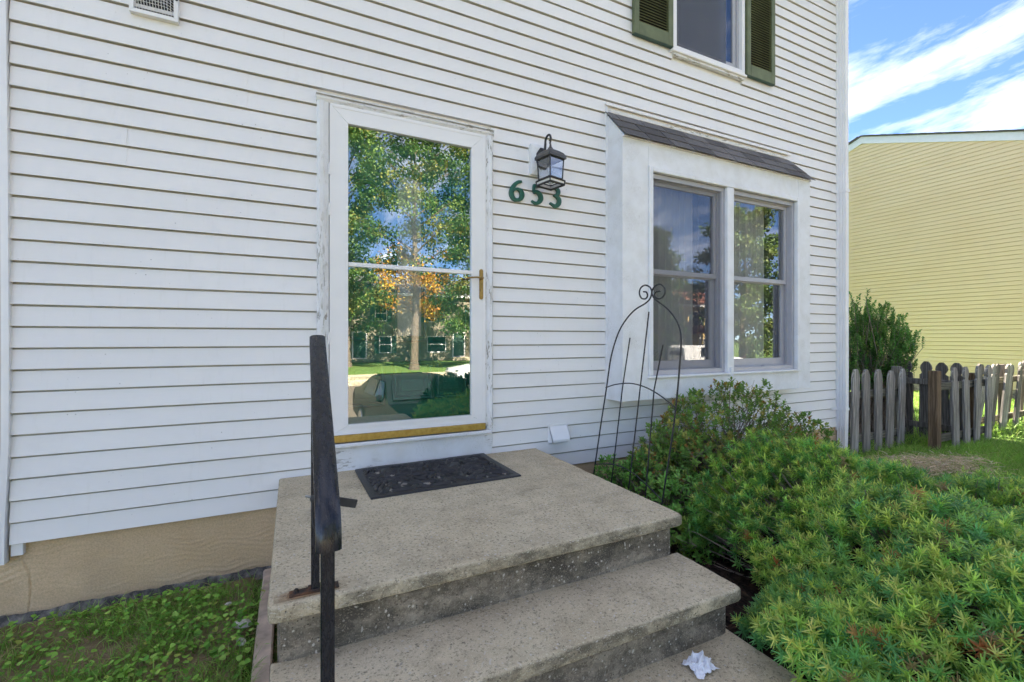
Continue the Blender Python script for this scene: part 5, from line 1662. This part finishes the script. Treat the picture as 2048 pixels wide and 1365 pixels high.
# ---------------------------------------------------------------- broad-leaved shrubs
def shrub(name, label, root, tips, leaf_len, leaf_w, per, cols, wts, shoot, cat='shrub', twig_r=.0035, upright=.5, base_spread=.12, young=None, nbare=0, stems=True):
    t = empty(name, root, label, cat)
    n = len(tips)
    root_v = np.array(root)
    out = unit(tips - (root_v + np.array([0, 0, .15])))
    d = unit(out * .6 + np.array([0, 0, upright]) + .35 * rand_dirs(n))
    L_ = RNG.uniform(.6, 1.25, n) * shoot
    base = tips - d * L_[:, None]
    u = (np.arange(per) + .4) / per
    U = np.tile(u, (n, 1))
    a1 = unit(np.cross(d, rand_dirs(n))); a2 = np.cross(d, a1)
    ph = np.tile(np.arange(per) * 2.4, (n, 1)) + RNG.uniform(0, 6.28, (n, 1))
    radv = np.cos(ph)[..., None] * a1[:, None] + np.sin(ph)[..., None] * a2[:, None]
    ld = radv * (1.05 - .55 * U[..., None]) + d[:, None] * (.35 + .6 * U[..., None])
    ld = ld + RNG.normal(0, .15, ld.shape)
    P = base[:, None] + d[:, None] * (U * L_[:, None])[..., None]
    nrm = d[:, None] - .3 * radv + 0 * ld
    k = n * per
    col = np.repeat(palette(n, cols, wts, .15), per, axis=0) * RNG.uniform(.8, 1.2, (k, 1))
    if young is not None:
        yk = (RNG.uniform(size=n) < young[0]); f = (np.repeat(yk, per) & (np.tile(u, n) > .55))
        col[f] = palette(int(f.sum()), young[1], [1] * len(young[1]), .2)
    leaves_mesh('foliage', P.reshape(-1, 3), ld.reshape(-1, 3), nrm.reshape(-1, 3), RNG.uniform(.7, 1.15, k) * leaf_len, RNG.uniform(.8, 1.15, k) * leaf_w, col, M['leaf'], parent=t, kind='stuff')
    if stems:
        mb = MB()
        step = max(1, n // 260)
        for i in range(0, n, step):
            e = Vector(tips[i]); b = Vector(base[i]); an = RNG.uniform(0, 6.28)
            r0 = Vector(root) + Vector((math.cos(an), math.sin(an), 0)) * base_spread * RNG.uniform(.2, 1)
            mid = r0 * .45 + b * .55 + Vector(RNG.normal(0, .025, 3))
            mb.tube([r0, mid, b, e], [twig_r * 1.5, twig_r, twig_r * .7, twig_r * .35], 5, cap=False)
        for i in range(nbare):
            e = Vector(tips[RNG.integers(n)]) + Vector(RNG.normal(0, .05, 3)); an = RNG.uniform(0, 6.28)
            r0 = Vector(root) + Vector((math.cos(an), math.sin(an), 0)) * base_spread * 2.0 * RNG.uniform(.2, 1) + Vector((0, 0, .1))
            m1 = r0.lerp(e, .5) + Vector(RNG.normal(0, .04, 3))
            mb.tube([r0, m1, e], [twig_r, twig_r * .7, twig_r * .25], 5, cap=False)
            for q in range(2):
                s = m1.lerp(e, RNG.uniform(.1, .8)); mb.tube([s, s + (e - m1).normalized() * .07 + Vector(RNG.normal(0, .05, 3))], [twig_r * .5, twig_r * .2], 4, cap=False)
        mb.build('branches', M['twig'], t, fix=False)['kind'] = 'stuff'
    return t

def mound(n, c, a, b, h, z0, shell=.35, seed=1, pw=2.5, bump=.35):
    """points in the outer shell of a mound"""
    an = RNG.uniform(0, 2 * np.pi, n * 3); r = np.sqrt(RNG.uniform(0, 1, n * 3))
    x = c[0] + a * r * np.cos(an); y = c[1] + b * r * np.sin(an)
    top = h * np.power(np.clip(1 - r ** pw, 0, 1), .55) * (1 - bump / 2 + bump * fbm(np.c_[x, y] * 4.5, seed, 3))
    z = z0 + top * (1 - shell * RNG.uniform(0, 1, n * 3) ** 1.6)
    return np.c_[x, y, z][:n]

def build_shrubs():
    az = [(.17, .31, .06), (.23, .38, .07), (.34, .44, .09), (.52, .48, .11)]
    # azalea under the box window
    tips = np.r_[mound(800, (3.05, -.47), .88, .36, .93, .13, .5, 2), mound(300, (4.0, -.42), .58, .3, .64, .10, .55, 5), mound(380, (2.45, -.55), .46, .34, .70, .12, .6, 8)]
    tips = tips[tips[:, 1] < -.03]
    tips = tips[~((tips[:, 2] > .88) & (tips[:, 1] > -.24))]
    shrub('azalea_shrub', 'twiggy azalea shrub with yellowing leaves under the box window', (3.1, -.45, .12), tips, .034, .0085, 10, az, [4, 4, 2.5, 1.5], .055, upright=.45, base_spread=.3, young=(.25, [(.34, .36, .08), (.42, .30, .07), (.36, .17, .05)]), nbare=110)
    tips = np.r_[mound(560, (2.16, -.66), .42, .48, .46, .12, .6, 9), mound(130, (2.0, -.38), .16, .2, .46, .12, .6, 3)]
    tips = tips[(tips[:, 0] > 1.66)]
    shrub('azalea_shrub', 'low green azalea shrub with rounder leaves behind the wire trellis', (2.2, -.6, .12), tips, .034, .0085, 8, [(.17, .38, .07), (.23, .48, .09), (.32, .56, .12)], [4, 4, 2], .05, upright=.5, base_spread=.25, nbare=40)
    # holly behind the fence
    n = 1100
    d = rand_dirs(n * 2); d = d[d[:, 2] > -.75][:n]
    r = RNG.uniform(.55, 1.0, len(d))[:, None]
    tips = np.array([7.86, .88, 1.22]) + d * r * np.array([.72, .50, .80]) * (.82 + .36 * fbm(d * 2.2 + 5, 3, 2))[:, None]
    extra = np.c_[RNG.normal(7.35, .09, 14), RNG.normal(.9, .15, 14), RNG.uniform(1.8, 2.08, 14)]
    tips = np.r_[tips, extra]
    shrub('holly_shrub', 'dense dark green holly shrub growing over the picket fence', (7.7, .9, 0), tips, .042, .012, 15, [(.11, .26, .055), (.16, .34, .07), (.25, .42, .10)], [4, 4, 1.5], .17, upright=.75, twig_r=.005, base_spread=.35, young=(.2, [(.16, .28, .06)]), nbare=60)
def build_boxwood():
    tips = mound(1500, (2.62, -4.05), 1.02, .95, 1.25, -.38, .45, 6, 3.0)
    shrub('boxwood_shrub', 'rounded boxwood shrub beside the walkway behind the camera', (2.62, -4.05, -.4), tips, .045, .013, 12, [(.022, .05, .014), (.03, .065, .018)], [1, 1], .09, stems=False)
build_shrubs()
build_boxwood()

# ---------------------------------------------------------------- grass, clover, litter
def build_grass():
    # right lawn, denser where it is near
    n = 105000
    x = np.r_[RNG.uniform(4.4, 14.9, 65000), RNG.uniform(4.3, 8.5, 40000)]; y = np.r_[RNG.uniform(-3.2, 6.5, 65000), RNG.uniform(-2.6, .1, 40000)]
    dpt = x * .4355 + (y + 2.924) * .9
    k = (RNG.uniform(size=n) < np.clip(1.7 - dpt / 9, .25, 1)) & ~((y > -.05) & (x < 5.5)) & ~((x < 8.1) & (x > 7.2) & (y > .45) & (y < 1.3))
    x, y = x[k], y[k]; n = len(x)
    P = np.c_[x, y]; c = fbm(P * 1.3, 6, 3)
    z = gz(x, y) - .005
    d = np.c_[RNG.normal(0, .42, (n, 2)), np.ones(n)]
    tall = (np.abs(y - .2) < .25) & (x > 7.2)
    L_ = RNG.uniform(.05, .12, n) * (.75 + .7 * c); L_[tall] *= 1.5
    C = palette(n, [(.23, .42, .06), (.31, .52, .08), (.42, .58, .11), (.46, .46, .18)], [4, 4, 2.4, .7], .18)
    C *= (.75 + .5 * c)[:, None]
    o = blades_mesh('lawn_grass', np.c_[x, y, z], d, L_, RNG.uniform(.0022, .004, n), C, M['grass'])
    tag(o, 'bright green lawn grass around the picket fence at right', 'grass', kind='stuff')
    # left corner lawn
    n = 17000
    x = RNG.uniform(-1.5, -.14, n); y = RNG.uniform(-1.1, -.03, n)
    c = fbm(np.c_[x, y] * 4.2, 14, 3)
    k = RNG.uniform(size=n) < np.clip((c - .36) * 5, .15, 1) * np.clip((-y - .0) * 9, .1, 1)
    x, y = x[k], y[k]; n = len(x)
    d = np.c_[RNG.normal(0, .55, (n, 2)), np.ones(n)]
    C = palette(n, [(.22, .42, .07), (.30, .52, .09), (.40, .58, .13), (.55, .46, .2)], [4, 4, 2, .8], .2)
    o = blades_mesh('lawn_grass', np.c_[x, y, np.full(n, .055)], d, RNG.uniform(.03, .10, n), RNG.uniform(.0010, .0020, n), C, M['grass'])
    tag(o, 'fine green grass in the bottom left corner by the foundation', 'grass', kind='stuff')
    # clover: three round leaflets on a stalk
    n = 3600
    x = RNG.uniform(-1.45, -.15, n); y = RNG.uniform(-1.1, -.06, n)
    c = fbm(np.c_[x, y] * 3.7, 21, 3)
    k = RNG.uniform(size=n) < np.clip((c - .40) * 6, .06, 1) * np.interp(x, [-1.4, -.8, -.4], [.25, .55, 1.0])
    x, y = x[k], y[k]; n = len(x)
    h = RNG.uniform(.025, .065, n); s = RNG.uniform(.0055, .0105, n)
    top = np.c_[x + RNG.normal(0, .012, n), y + RNG.normal(0, .012, n), .055 + h]
    P, Dn, Nn, Ln, Wd = [], [], [], [], []
    a0 = RNG.uniform(0, 6.28, n)
    tilt = unit(np.c_[RNG.normal(0, .35, (n, 2)), np.ones(n)])
    e1 = unit(np.cross(tilt, rand_dirs(n))); e2 = np.cross(tilt, e1)
    for j in range(3):
        an = j * 2.0944
        dv = e1 * math.cos(an) + e2 * math.sin(an)
        P.append(top); Dn.append(dv + tilt * .12); Nn.append(tilt); Ln.append(s * 1.35); Wd.append(s * .86)
    C = palette(n, [(.18, .40, .06), (.29, .55, .08), (.43, .68, .13), (.50, .58, .12)], [3, 4, 2, .7], .25)
    cl = leaves_mesh('clover', np.concatenate(P), np.concatenate(Dn), np.concatenate(Nn), np.concatenate(Ln), np.concatenate(Wd), np.tile(C, (3, 1)), M['grass'], fold=.15, curl=.05)
    tag(cl, 'patches of clover and small weeds in the bottom left corner', 'clover', kind='stuff')
    # dry debris on soil
    n = 5200
    x = RNG.uniform(-1.4, -.02, n); y = RNG.uniform(-1.1, .0, n)
    k = (RNG.uniform(size=n) < .35) | (x > -.2); x, y = x[k], y[k]; n = len(x)
    d = np.c_[RNG.normal(0, 1, (n, 2)), RNG.normal(0, .12, n)]
    C = palette(n, [(.36, .26, .13), (.24, .16, .08), (.42, .33, .2)], [3, 2, 2], .2)
    o = blades_mesh('dry_straw', np.c_[x, y, np.full(n, .072)], d, RNG.uniform(.015, .05, n), RNG.uniform(.0006, .0013, n), C, M['dry'], bend=.1)
    tag(o, 'dry brown grass litter beside the edging board', 'litter', kind='stuff')
    # clippings heap behind the yew
    n = 3600
    t_ = RNG.uniform(0, .5, n); x = 5.0 + 2.4 * t_ + RNG.normal(0, .18, n); y = -.50 - .62 * t_ + RNG.normal(0, .15, n)
    z = gz(x, y) + .02 + .22 * np.clip(1 - ((y + .50 + .62 * t_) / .35) ** 2, 0, 1) * RNG.uniform(.3, 1, n)
    d = np.c_[RNG.normal(0, 1, (n, 2)), RNG.normal(0, .3, n)]
    C = palette(n, [(.74, .55, .36), (.64, .50, .30), (.80, .64, .46), (.40, .45, .15)], [3, 3, 2, 1], .15)
    o = blades_mesh('dry_clippings', np.c_[x, y, z], d, RNG.uniform(.04, .10, n), RNG.uniform(.0015, .003, n), C, M['dry'], bend=.2)
    tag(o, 'pale tan heap of dry grass clippings behind the yew shrub', 'clippings', kind='stuff')
    # mulch chips
    n = 9000
    x = RNG.uniform(1.62, 4.6, n); y = RNG.uniform(-2.6, -.02, n)
    d = np.c_[RNG.normal(0, 1, (n, 2)), RNG.normal(0, .25, n)]
    C = palette(n, [(.022, .018, .016), (.06, .04, .03), (.10, .05, .035), (.17, .13, .10)], [4, 3, 1.5, .8], .3)
    leaves_mesh('mulch_chips', np.c_[x, y, .135 + RNG.uniform(0, .03, n)], d, unit(np.c_[RNG.normal(0, .4, (n, 2)), np.ones(n)]), RNG.uniform(.02, .055, n), RNG.uniform(.003, .007, n), C, M['dry'], fold=-.3)
    o = bpy.data.objects['mulch_chips']; tag(o, 'dark shredded bark mulch chips beside the steps', 'mulch', kind='stuff')
build_grass()

# ================================================================== across the street (seen in the glass)
def tree(name, label, x, y, h, r, cols, wts, nleaf, crown0=.28, trunk_r=.17, conifer=False, low=None, leaf=.16, group='trees across the street'):
    z0 = float(gz(x, y)) - .1
    t = empty(name, (x, y, z0), label, 'tree', group)
    rr = random.Random(int(x * 31 + y * 7))
    mb = MB(); tips = []
    tp = Vector((x, y, z0)); ttop = Vector((x + rr.uniform(-.4, .4), y + rr.uniform(-.4, .4), z0 + h * .93))
    spine = [tp, tp.lerp(ttop, .04), tp.lerp(ttop, .3) + Vector((rr.uniform(-.15, .15), rr.uniform(-.15, .15), 0)), tp.lerp(ttop, .6) + Vector((rr.uniform(-.25, .25), rr.uniform(-.25, .25), 0)), ttop]
    mb.tube(spine, [trunk_r * 1.5, trunk_r, trunk_r * .8, trunk_r * .45, .03], 10)
    nb = 34 if not conifer else 60
    for k in range(nb):
        f = crown0 + (.97 - crown0) * (k + rr.random()) / nb
        b = tp.lerp(ttop, f)
        an = k * 2.4 + rr.uniform(-.4, .4)
        if conifer: ln = r * (1 - f) ** .75 * 1.15 + .25; up = -.12
        else:
            q = (f - crown0) / (1 - crown0); ln = r * (math.sin(math.pi * (.18 + .76 * q))) ** .8 * rr.uniform(.75, 1.1); up = .25 + .6 * q
        e = b + Vector((math.cos(an), math.sin(an), up)).normalized() * ln
        mid = b.lerp(e, .5) + Vector((0, 0, .12 * ln))
        mb.tube([b, mid, e], [max(.02, trunk_r * .35 * (1 - f) + .02), .03, .008], 5, cap=False)
        for s in range(6):
            g = rr.uniform(.3, 1.05); c = b.lerp(e, g) + Vector((rr.gauss(0, .16), rr.gauss(0, .16), rr.gauss(0, .12))) * ln * .6
            tips.append((c.x, c.y, c.z))
    tr = mb.build('trunk', M['bark'], t, True, fix=False)
    tips = np.array(tips)
    k = RNG.integers(len(tips), size=nleaf)
    sp = (.16 if not conifer else .18) * r / 3.2 + .10
    P = tips[k] + RNG.normal(0, sp, (nleaf, 3)) * np.array([1, 1, .75])
    d = rand_dirs(nleaf); d[:, 2] -= .3
    nn = unit(np.c_[RNG.normal(0, .6, (nleaf, 2)), np.ones(nleaf)])
    tc_ = palette(len(tips), cols, wts, .2)
    C = tc_[k] * RNG.uniform(.8, 1.2, (nleaf, 1))
    if low:
        zz_, cc, rad = low
        m = (P[:, 2] < z0 + zz_) & (np.hypot(P[:, 0] - x, P[:, 1] - y) < rad)
        C[m] = palette(int(m.sum()), cc, [1] * len(cc), .2)
    leaves_mesh('crown', P, d, nn, RNG.uniform(.7, 1.3, nleaf) * leaf, RNG.uniform(.7, 1.2, nleaf) * leaf * .42, C, M['treeleaf'], parent=t, kind='stuff')
    return t

GREENS = [(.08, .15, .03), (.11, .20, .04), (.16, .24, .045), (.26, .25, .05)]
tree('maple_tree', 'tall maple with golden leaves low on its trunk across the street', 7.0, -25.9, 17, 4.6, GREENS, [3, 4, 3, 2], 21000, .20, .26, low=(7.6, [(.64, .38, .04), (.72, .48, .05), (.58, .26, .06)], 2.5), leaf=.16)
tree('maple_tree', 'tall leaning green maple left of the golden maple', 3.2, -28.2, 18, 4.4, GREENS, [3, 4, 3, 2], 20000, .13, .24, leaf=.16)
tree('maple_tree', 'tall green maple right of the golden maple', 11.2, -25.2, 17, 4.6, GREENS, [3, 4, 3, 1], 20000, .12, .24, leaf=.16)
tree('maple_tree', 'bushy green maple far left across the street', -2.5, -27.0, 14, 4.6, GREENS, [3, 4, 2, 1], 8000, .2, .22, leaf=.22)
tree('oak_tree', 'broad dark oak reflected in the right hand window pane', 30.5, -20.5, 12.5, 4.2, [(.08, .15, .03), (.12, .20, .04), (.18, .24, .05)], [3, 3, 2], 20000, .12, .25, leaf=.22)
tree('spruce_tree', 'narrow dark spruce at the left of the yellow house across the street', 24.2, -23.2, 11.5, 2.2, [(.025, .06, .02), (.035, .08, .025)], [1, 1], 16000, .06, .18, conifer=True, leaf=.2)
tree('oak_tree', 'low round oak behind the yellow house across the street', 31.5, -33.0, 11.0, 5.0, [(.08, .15, .03), (.12, .20, .04), (.20, .24, .05)], [3, 3, 2], 18000, .15, .25, leaf=.25)
tree('oak_tree', 'wide oak closing the far end of the street', 38.0, -14.0, 12.0, 5.0, [(.08, .15, .03), (.12, .20, .04), (.20, .24, .05)], [3, 3, 2], 16000, .12, .25, leaf=.25)
tree('oak_tree', 'green oak between the white and the yellow houses opposite', 20.5, -31.0, 13.0, 4.5, [(.08, .15, .03), (.12, .20, .04), (.20, .24, .05)], [3, 3, 2], 16000, .15, .25, leaf=.25)

for bx, by, lab in ((8.0, 13.5, 'nearer unseen tree added for shade behind the gap between the houses'), (3.5, 16.0, 'unseen tree added for shade behind the white house')):
    tree('added_shade_tree', lab, bx, by, 15, 5.2, GREENS, [3, 4, 3, 1], 9000, .16, .24, leaf=.42, group='added shade trees')  # out of view, added only to shade the lawn and fence

def far_house(name, label, x0, x1, y1, dep, eave, ridge, wall, roof, wins, doors, porch=None):
    zb = float(gz((x0 + x1) / 2, y1)) - .1
    h = empty(name, ((x0 + x1) / 2, y1, zb), label, 'house', 'houses across the street')
    m = MB(); m.box(x0, x1, y1 - dep, y1, zb, zb + eave); m.build('wall', wall, h)
    m = MB(); m.prismX([(y1 + .35, zb + eave), (y1 - dep / 2, zb + ridge), (y1 - dep - .35, zb + eave)], x0 - .3, x1 + .3); m.build('roof', roof, h)
    m = MB(); m.box(x0 - .3, x1 + .3, y1 + .28, y1 + .40, zb + eave - .12, zb + eave + .06); m.build('gutter', M['white'], h)
    for (xc, zc_, w, hh_, sh) in wins:
        m = MB(); frame4(m, xc - w / 2, xc + w / 2, zb + zc_, zb + zc_ + hh_, .07, y1 + .002, y1 + .06); m.box(xc - w / 2 + .06, xc + w / 2 - .06, y1 + .004, y1 + .04, zb + zc_ + hh_ / 2 - .03, zb + zc_ + hh_ / 2 + .03)
        wn = m.build('window', M['white'], h)
        m = MB(); m.box(xc - w / 2 + .06, xc + w / 2 - .06, y1 + .001, y1 + .02, zb + zc_ + .06, zb + zc_ + hh_ - .06); m.build('pane', M['farpane'], wn)
        if sh:
            for s in (-1, 1):
                m = MB(); xx = xc + s * (w / 2 + .2); m.box(xx - .18, xx + .18, y1 + .002, y1 + .05, zb + zc_ - .03, zb + zc_ + hh_ + .03, .01); m.build('shutter', M['shutteredge'], h)
    for xc, w in doors:
        m = MB(); m.box(xc - w / 2, xc + w / 2, y1 + .002, y1 + .06, zb + .35, zb + 2.4, .01); m.build('door', M['shutteredge'], h)
        m = MB(); frame4(m, xc - w / 2 - .1, xc + w / 2 + .1, zb + .3, zb + 2.5, .1, y1 + .001, y1 + .08); m.build('door_frame', M['white'], h)
        m = MB(); m.box(xc - .9, xc + .9, y1, y1 + 1.1, zb, zb + .32, .02); m.build('door_step', M['concrete'], h)
    if porch:
        a, b = porch
        m = MB(); m.prismX([(y1, zb + 3.2), (y1 + 1.8, zb + 2.55), (y1 + 1.8, zb + 2.42), (y1, zb + 2.42)], a, b); m.build('porch_roof', roof, h)
        for xx in np.linspace(a + .15, b - .15, 3):
            m = MB(); m.box(xx - .07, xx + .07, y1 + 1.55, y1 + 1.69, zb, zb + 2.42); m.build('porch_post', M['white'], h)
M['farpane'] = m_plain('dark_window_pane', (.012, .016, .018), .10, spec=.12)
M['farshaded'] = m_siding('far_shaded_vinyl', (.22, .185, .13), (.27, .23, .16))  # white walls darkened so the colour carries the tree shade
M['fargold'] = m_siding('far_yellow_vinyl', (.60, .43, .17), (.66, .48, .20))
M['redroof'] = m_plain('red_brown_roof', (.20, .075, .05), .9, var=.25, scale=3)
M['darkroof'] = m_plain('dark_grey_roof', (.09, .085, .08), .9, var=.25, scale=3)
far_house('townhouse', 'pale townhouse row with dark shutters facing across the street', -9, 17.5, -35.2, 9, 5.6, 7.6, M['farshaded'], M['darkroof'],
          [(6.55, 3.35, .95, 1.3, 1), (10.6, 3.35, .95, 1.3, 1), (2.2, 3.35, .95, 1.3, 1), (14.6, 3.35, .95, 1.3, 1), (6.9, .75, 1.0, 1.4, 1), (11.2, .75, 1.7, 1.4, 0), (-1.8, 3.35, .95, 1.3, 1), (-1.6, .75, 1.7, 1.4, 0), (15.2, .75, 1.0, 1.4, 1)],
          [(4.85, .95), (13.2, .95), (.6, .95)])
far_house('gold_house', 'golden yellow house with red roof and porch across the street', 27.6, 36.5, -26.4, 8, 4.9, 6.9, M['fargold'], M['redroof'],
          [(29.6, 3.1, 1.0, 1.3, 1), (32.2, 3.1, 1.0, 1.3, 1), (34.8, 3.1, 1.0, 1.3, 1), (33.8, .7, 1.6, 1.3, 0)], [(31.0, .95)], (28.6, 33.0))

# ---------------------------------------------------------------- parked vehicles
M['carpaint'] = m_plain('dark_car_paint', (.010, .012, .014), .32, var=.1, spec=.22)
M['whitepaint'] = m_plain('white_car_paint', (.72, .72, .70), .25, var=.04)
M['tyre'] = m_plain('tyre_rubber', (.02, .02, .02), .85)
M['chrome'] = m_plain('chrome', (.6, .6, .62), .18, metal=.95)
M['headlamp'] = m_glass('headlamp_lens', .45, (.8, .8, .8))
def car(name, label, x, y, z, ang, paint, van=False):
    t = empty(name, (x, y, z), label, 'car', 'parked cars')
    t.rotation_euler = (0, 0, ang)
    hw = .91
    if not van:
        side = [(2.3, .42), (2.34, .62), (2.2, .78), (1.25, .93), (.95, .97), (.35, 1.36), (-.2, 1.45), (-.9, 1.43), (-1.75, 1.08), (-2.2, 1.02), (-2.32, .8), (-2.3, .4), (-1.9, .28), (1.9, .28)]
        glassz = .95
    else:
        side = [(2.5, .45), (2.55, .8), (2.4, 1.0), (1.35, 1.12), (.75, 1.78), (.3, 1.86), (-2.35, 1.86), (-2.5, 1.7), (-2.52, .5), (-2.2, .35), (2.1, .35)]
        glassz = 1.12
    # local frame: +x is the car's nose
    def tum(zv): return hw - max(0, zv - glassz) * .34 - max(0, .5 - zv) * .12
    n = len(side); vs = []; fs = []
    cols = [-1, -.9, 0, .9, 1]
    for sx in cols:
        for (a, b) in side:
            k = 1.0 if abs(sx) < .95 else .985
            vs.append((a * k if abs(sx) > .95 else a, sx * tum(b), b - (.02 if abs(sx) > .95 and b > .9 else 0)))
    for j in range(len(cols) - 1):
        for i in range(n):
            i2 = (i + 1) % n
            fs.append((j * n + i, j * n + i2, (j + 1) * n + i2, (j + 1) * n + i))
    fs.append(tuple(range(n))[::-1]); fs.append(tuple((len(cols) - 1) * n + i for i in range(n)))
    def part(nm, mb, mat, smooth=False, parent=t):
        o = mb.build(nm, M[mat] if isinstance(mat, str) else mat, None, smooth); o.parent = parent; return o
    m = MB(); m.add(vs, fs); part('body', m, paint, True)
    def q(pts, off): # quad glass pushed outward
        m = MB(); m.add(pts, [(0, 1, 2, 3)]); m.add([tuple(Vector(p) - Vector(off)) for p in pts], [(3, 2, 1, 0)]); return m
    if not van:
        ws = [(.95, -.80, .985), (.95, .80, .985), (.38, .68, 1.35), (.38, -.68, 1.35)]; rs = [(-.98, -.58, 1.41), (-.98, .58, 1.41), (-1.66, .68, 1.14), (-1.66, -.68, 1.14)]
        sw = [[(.72, .93, 1.02), (.02, .93, 1.02), (.02, .80, 1.37), (.36, .80, 1.33)], [(-.06, .93, 1.02), (-.95, .93, 1.02), (-.85, .80, 1.35), (-.06, .80, 1.38)]]
    else:
        ws = [(1.28, -.76, 1.2), (1.28, .76, 1.2), (.80, .62, 1.74), (.80, -.62, 1.74)]; rs = [(-2.53, -.6, 1.2), (-2.53, .6, 1.2), (-2.44, .55, 1.7), (-2.44, -.55, 1.7)]
        sw = [[(1.0, .93, 1.2), (.1, .93, 1.2), (.1, .74, 1.72), (.65, .74, 1.72)], [(0, .93, 1.2), (-1.1, .93, 1.2), (-1.1, .74, 1.72), (0, .74, 1.72)]]
    up = Vector((.025, 0, .035))
    part('windshield', q([tuple(Vector(p) + up) for p in ws], (.004, 0, .004)), 'farpane'); part('rear_window', q([tuple(Vector(p) + Vector((-.02, 0, .03))) for p in rs], (-.004, 0, .004)), 'farpane')
    for w_ in sw:
        for s in (-1, 1):
            part('side_window', q([(p[0], s * (p[1] + .004), p[2]) for p in w_], (0, s * .004, 0)), 'farpane')
    for wx in (1.42, -1.38):
        for s in (-1, 1):
            m = MB(); m.tube([(wx, s * .70, .33), (wx, s * .72, .33), (wx, s * .90, .33), (wx, s * .92, .33)], [.29, .33, .33, .29], 22); wh = part('wheel', m, 'tyre', True)
            m = MB(); m.tube([(wx, s * .90, .33), (wx, s * .935, .33)], [.21, .18], 14); part('rim', m, 'chrome', False, wh)
    for s in (-1, 1):
        m = MB(); m.box(2.02, 2.30, s * .52, s * .88, .60, .76, .04); part('headlight', m, 'chrome')
        m = MB(); m.box(.62, .80, s * .93, s * 1.10, .98, 1.12, .04); part('door_mirror', m, paint)
        m = MB(); m.box(-2.33, -2.15, s * .5, s * .88, .72, .9, .03); part('tail_light', m, 'redroof')
    m = MB(); m.box(2.26, 2.355, -.5, .5, .42, .60, .03); part('grille', m, 'tyre')
    return t
car('sedan', 'dark sedan parked nose in facing the front door', 2.62, -7.9, -.93, R(84), M['carpaint'])
car('minivan', 'white minivan parked across the street by the yellow house', 25.2, -19.3, -.93, R(4), M['whitepaint'], True)
car('sedan', 'white sedan parked on the far side of the street', 9.6, -19.4, -.93, R(178), M['whitepaint'])
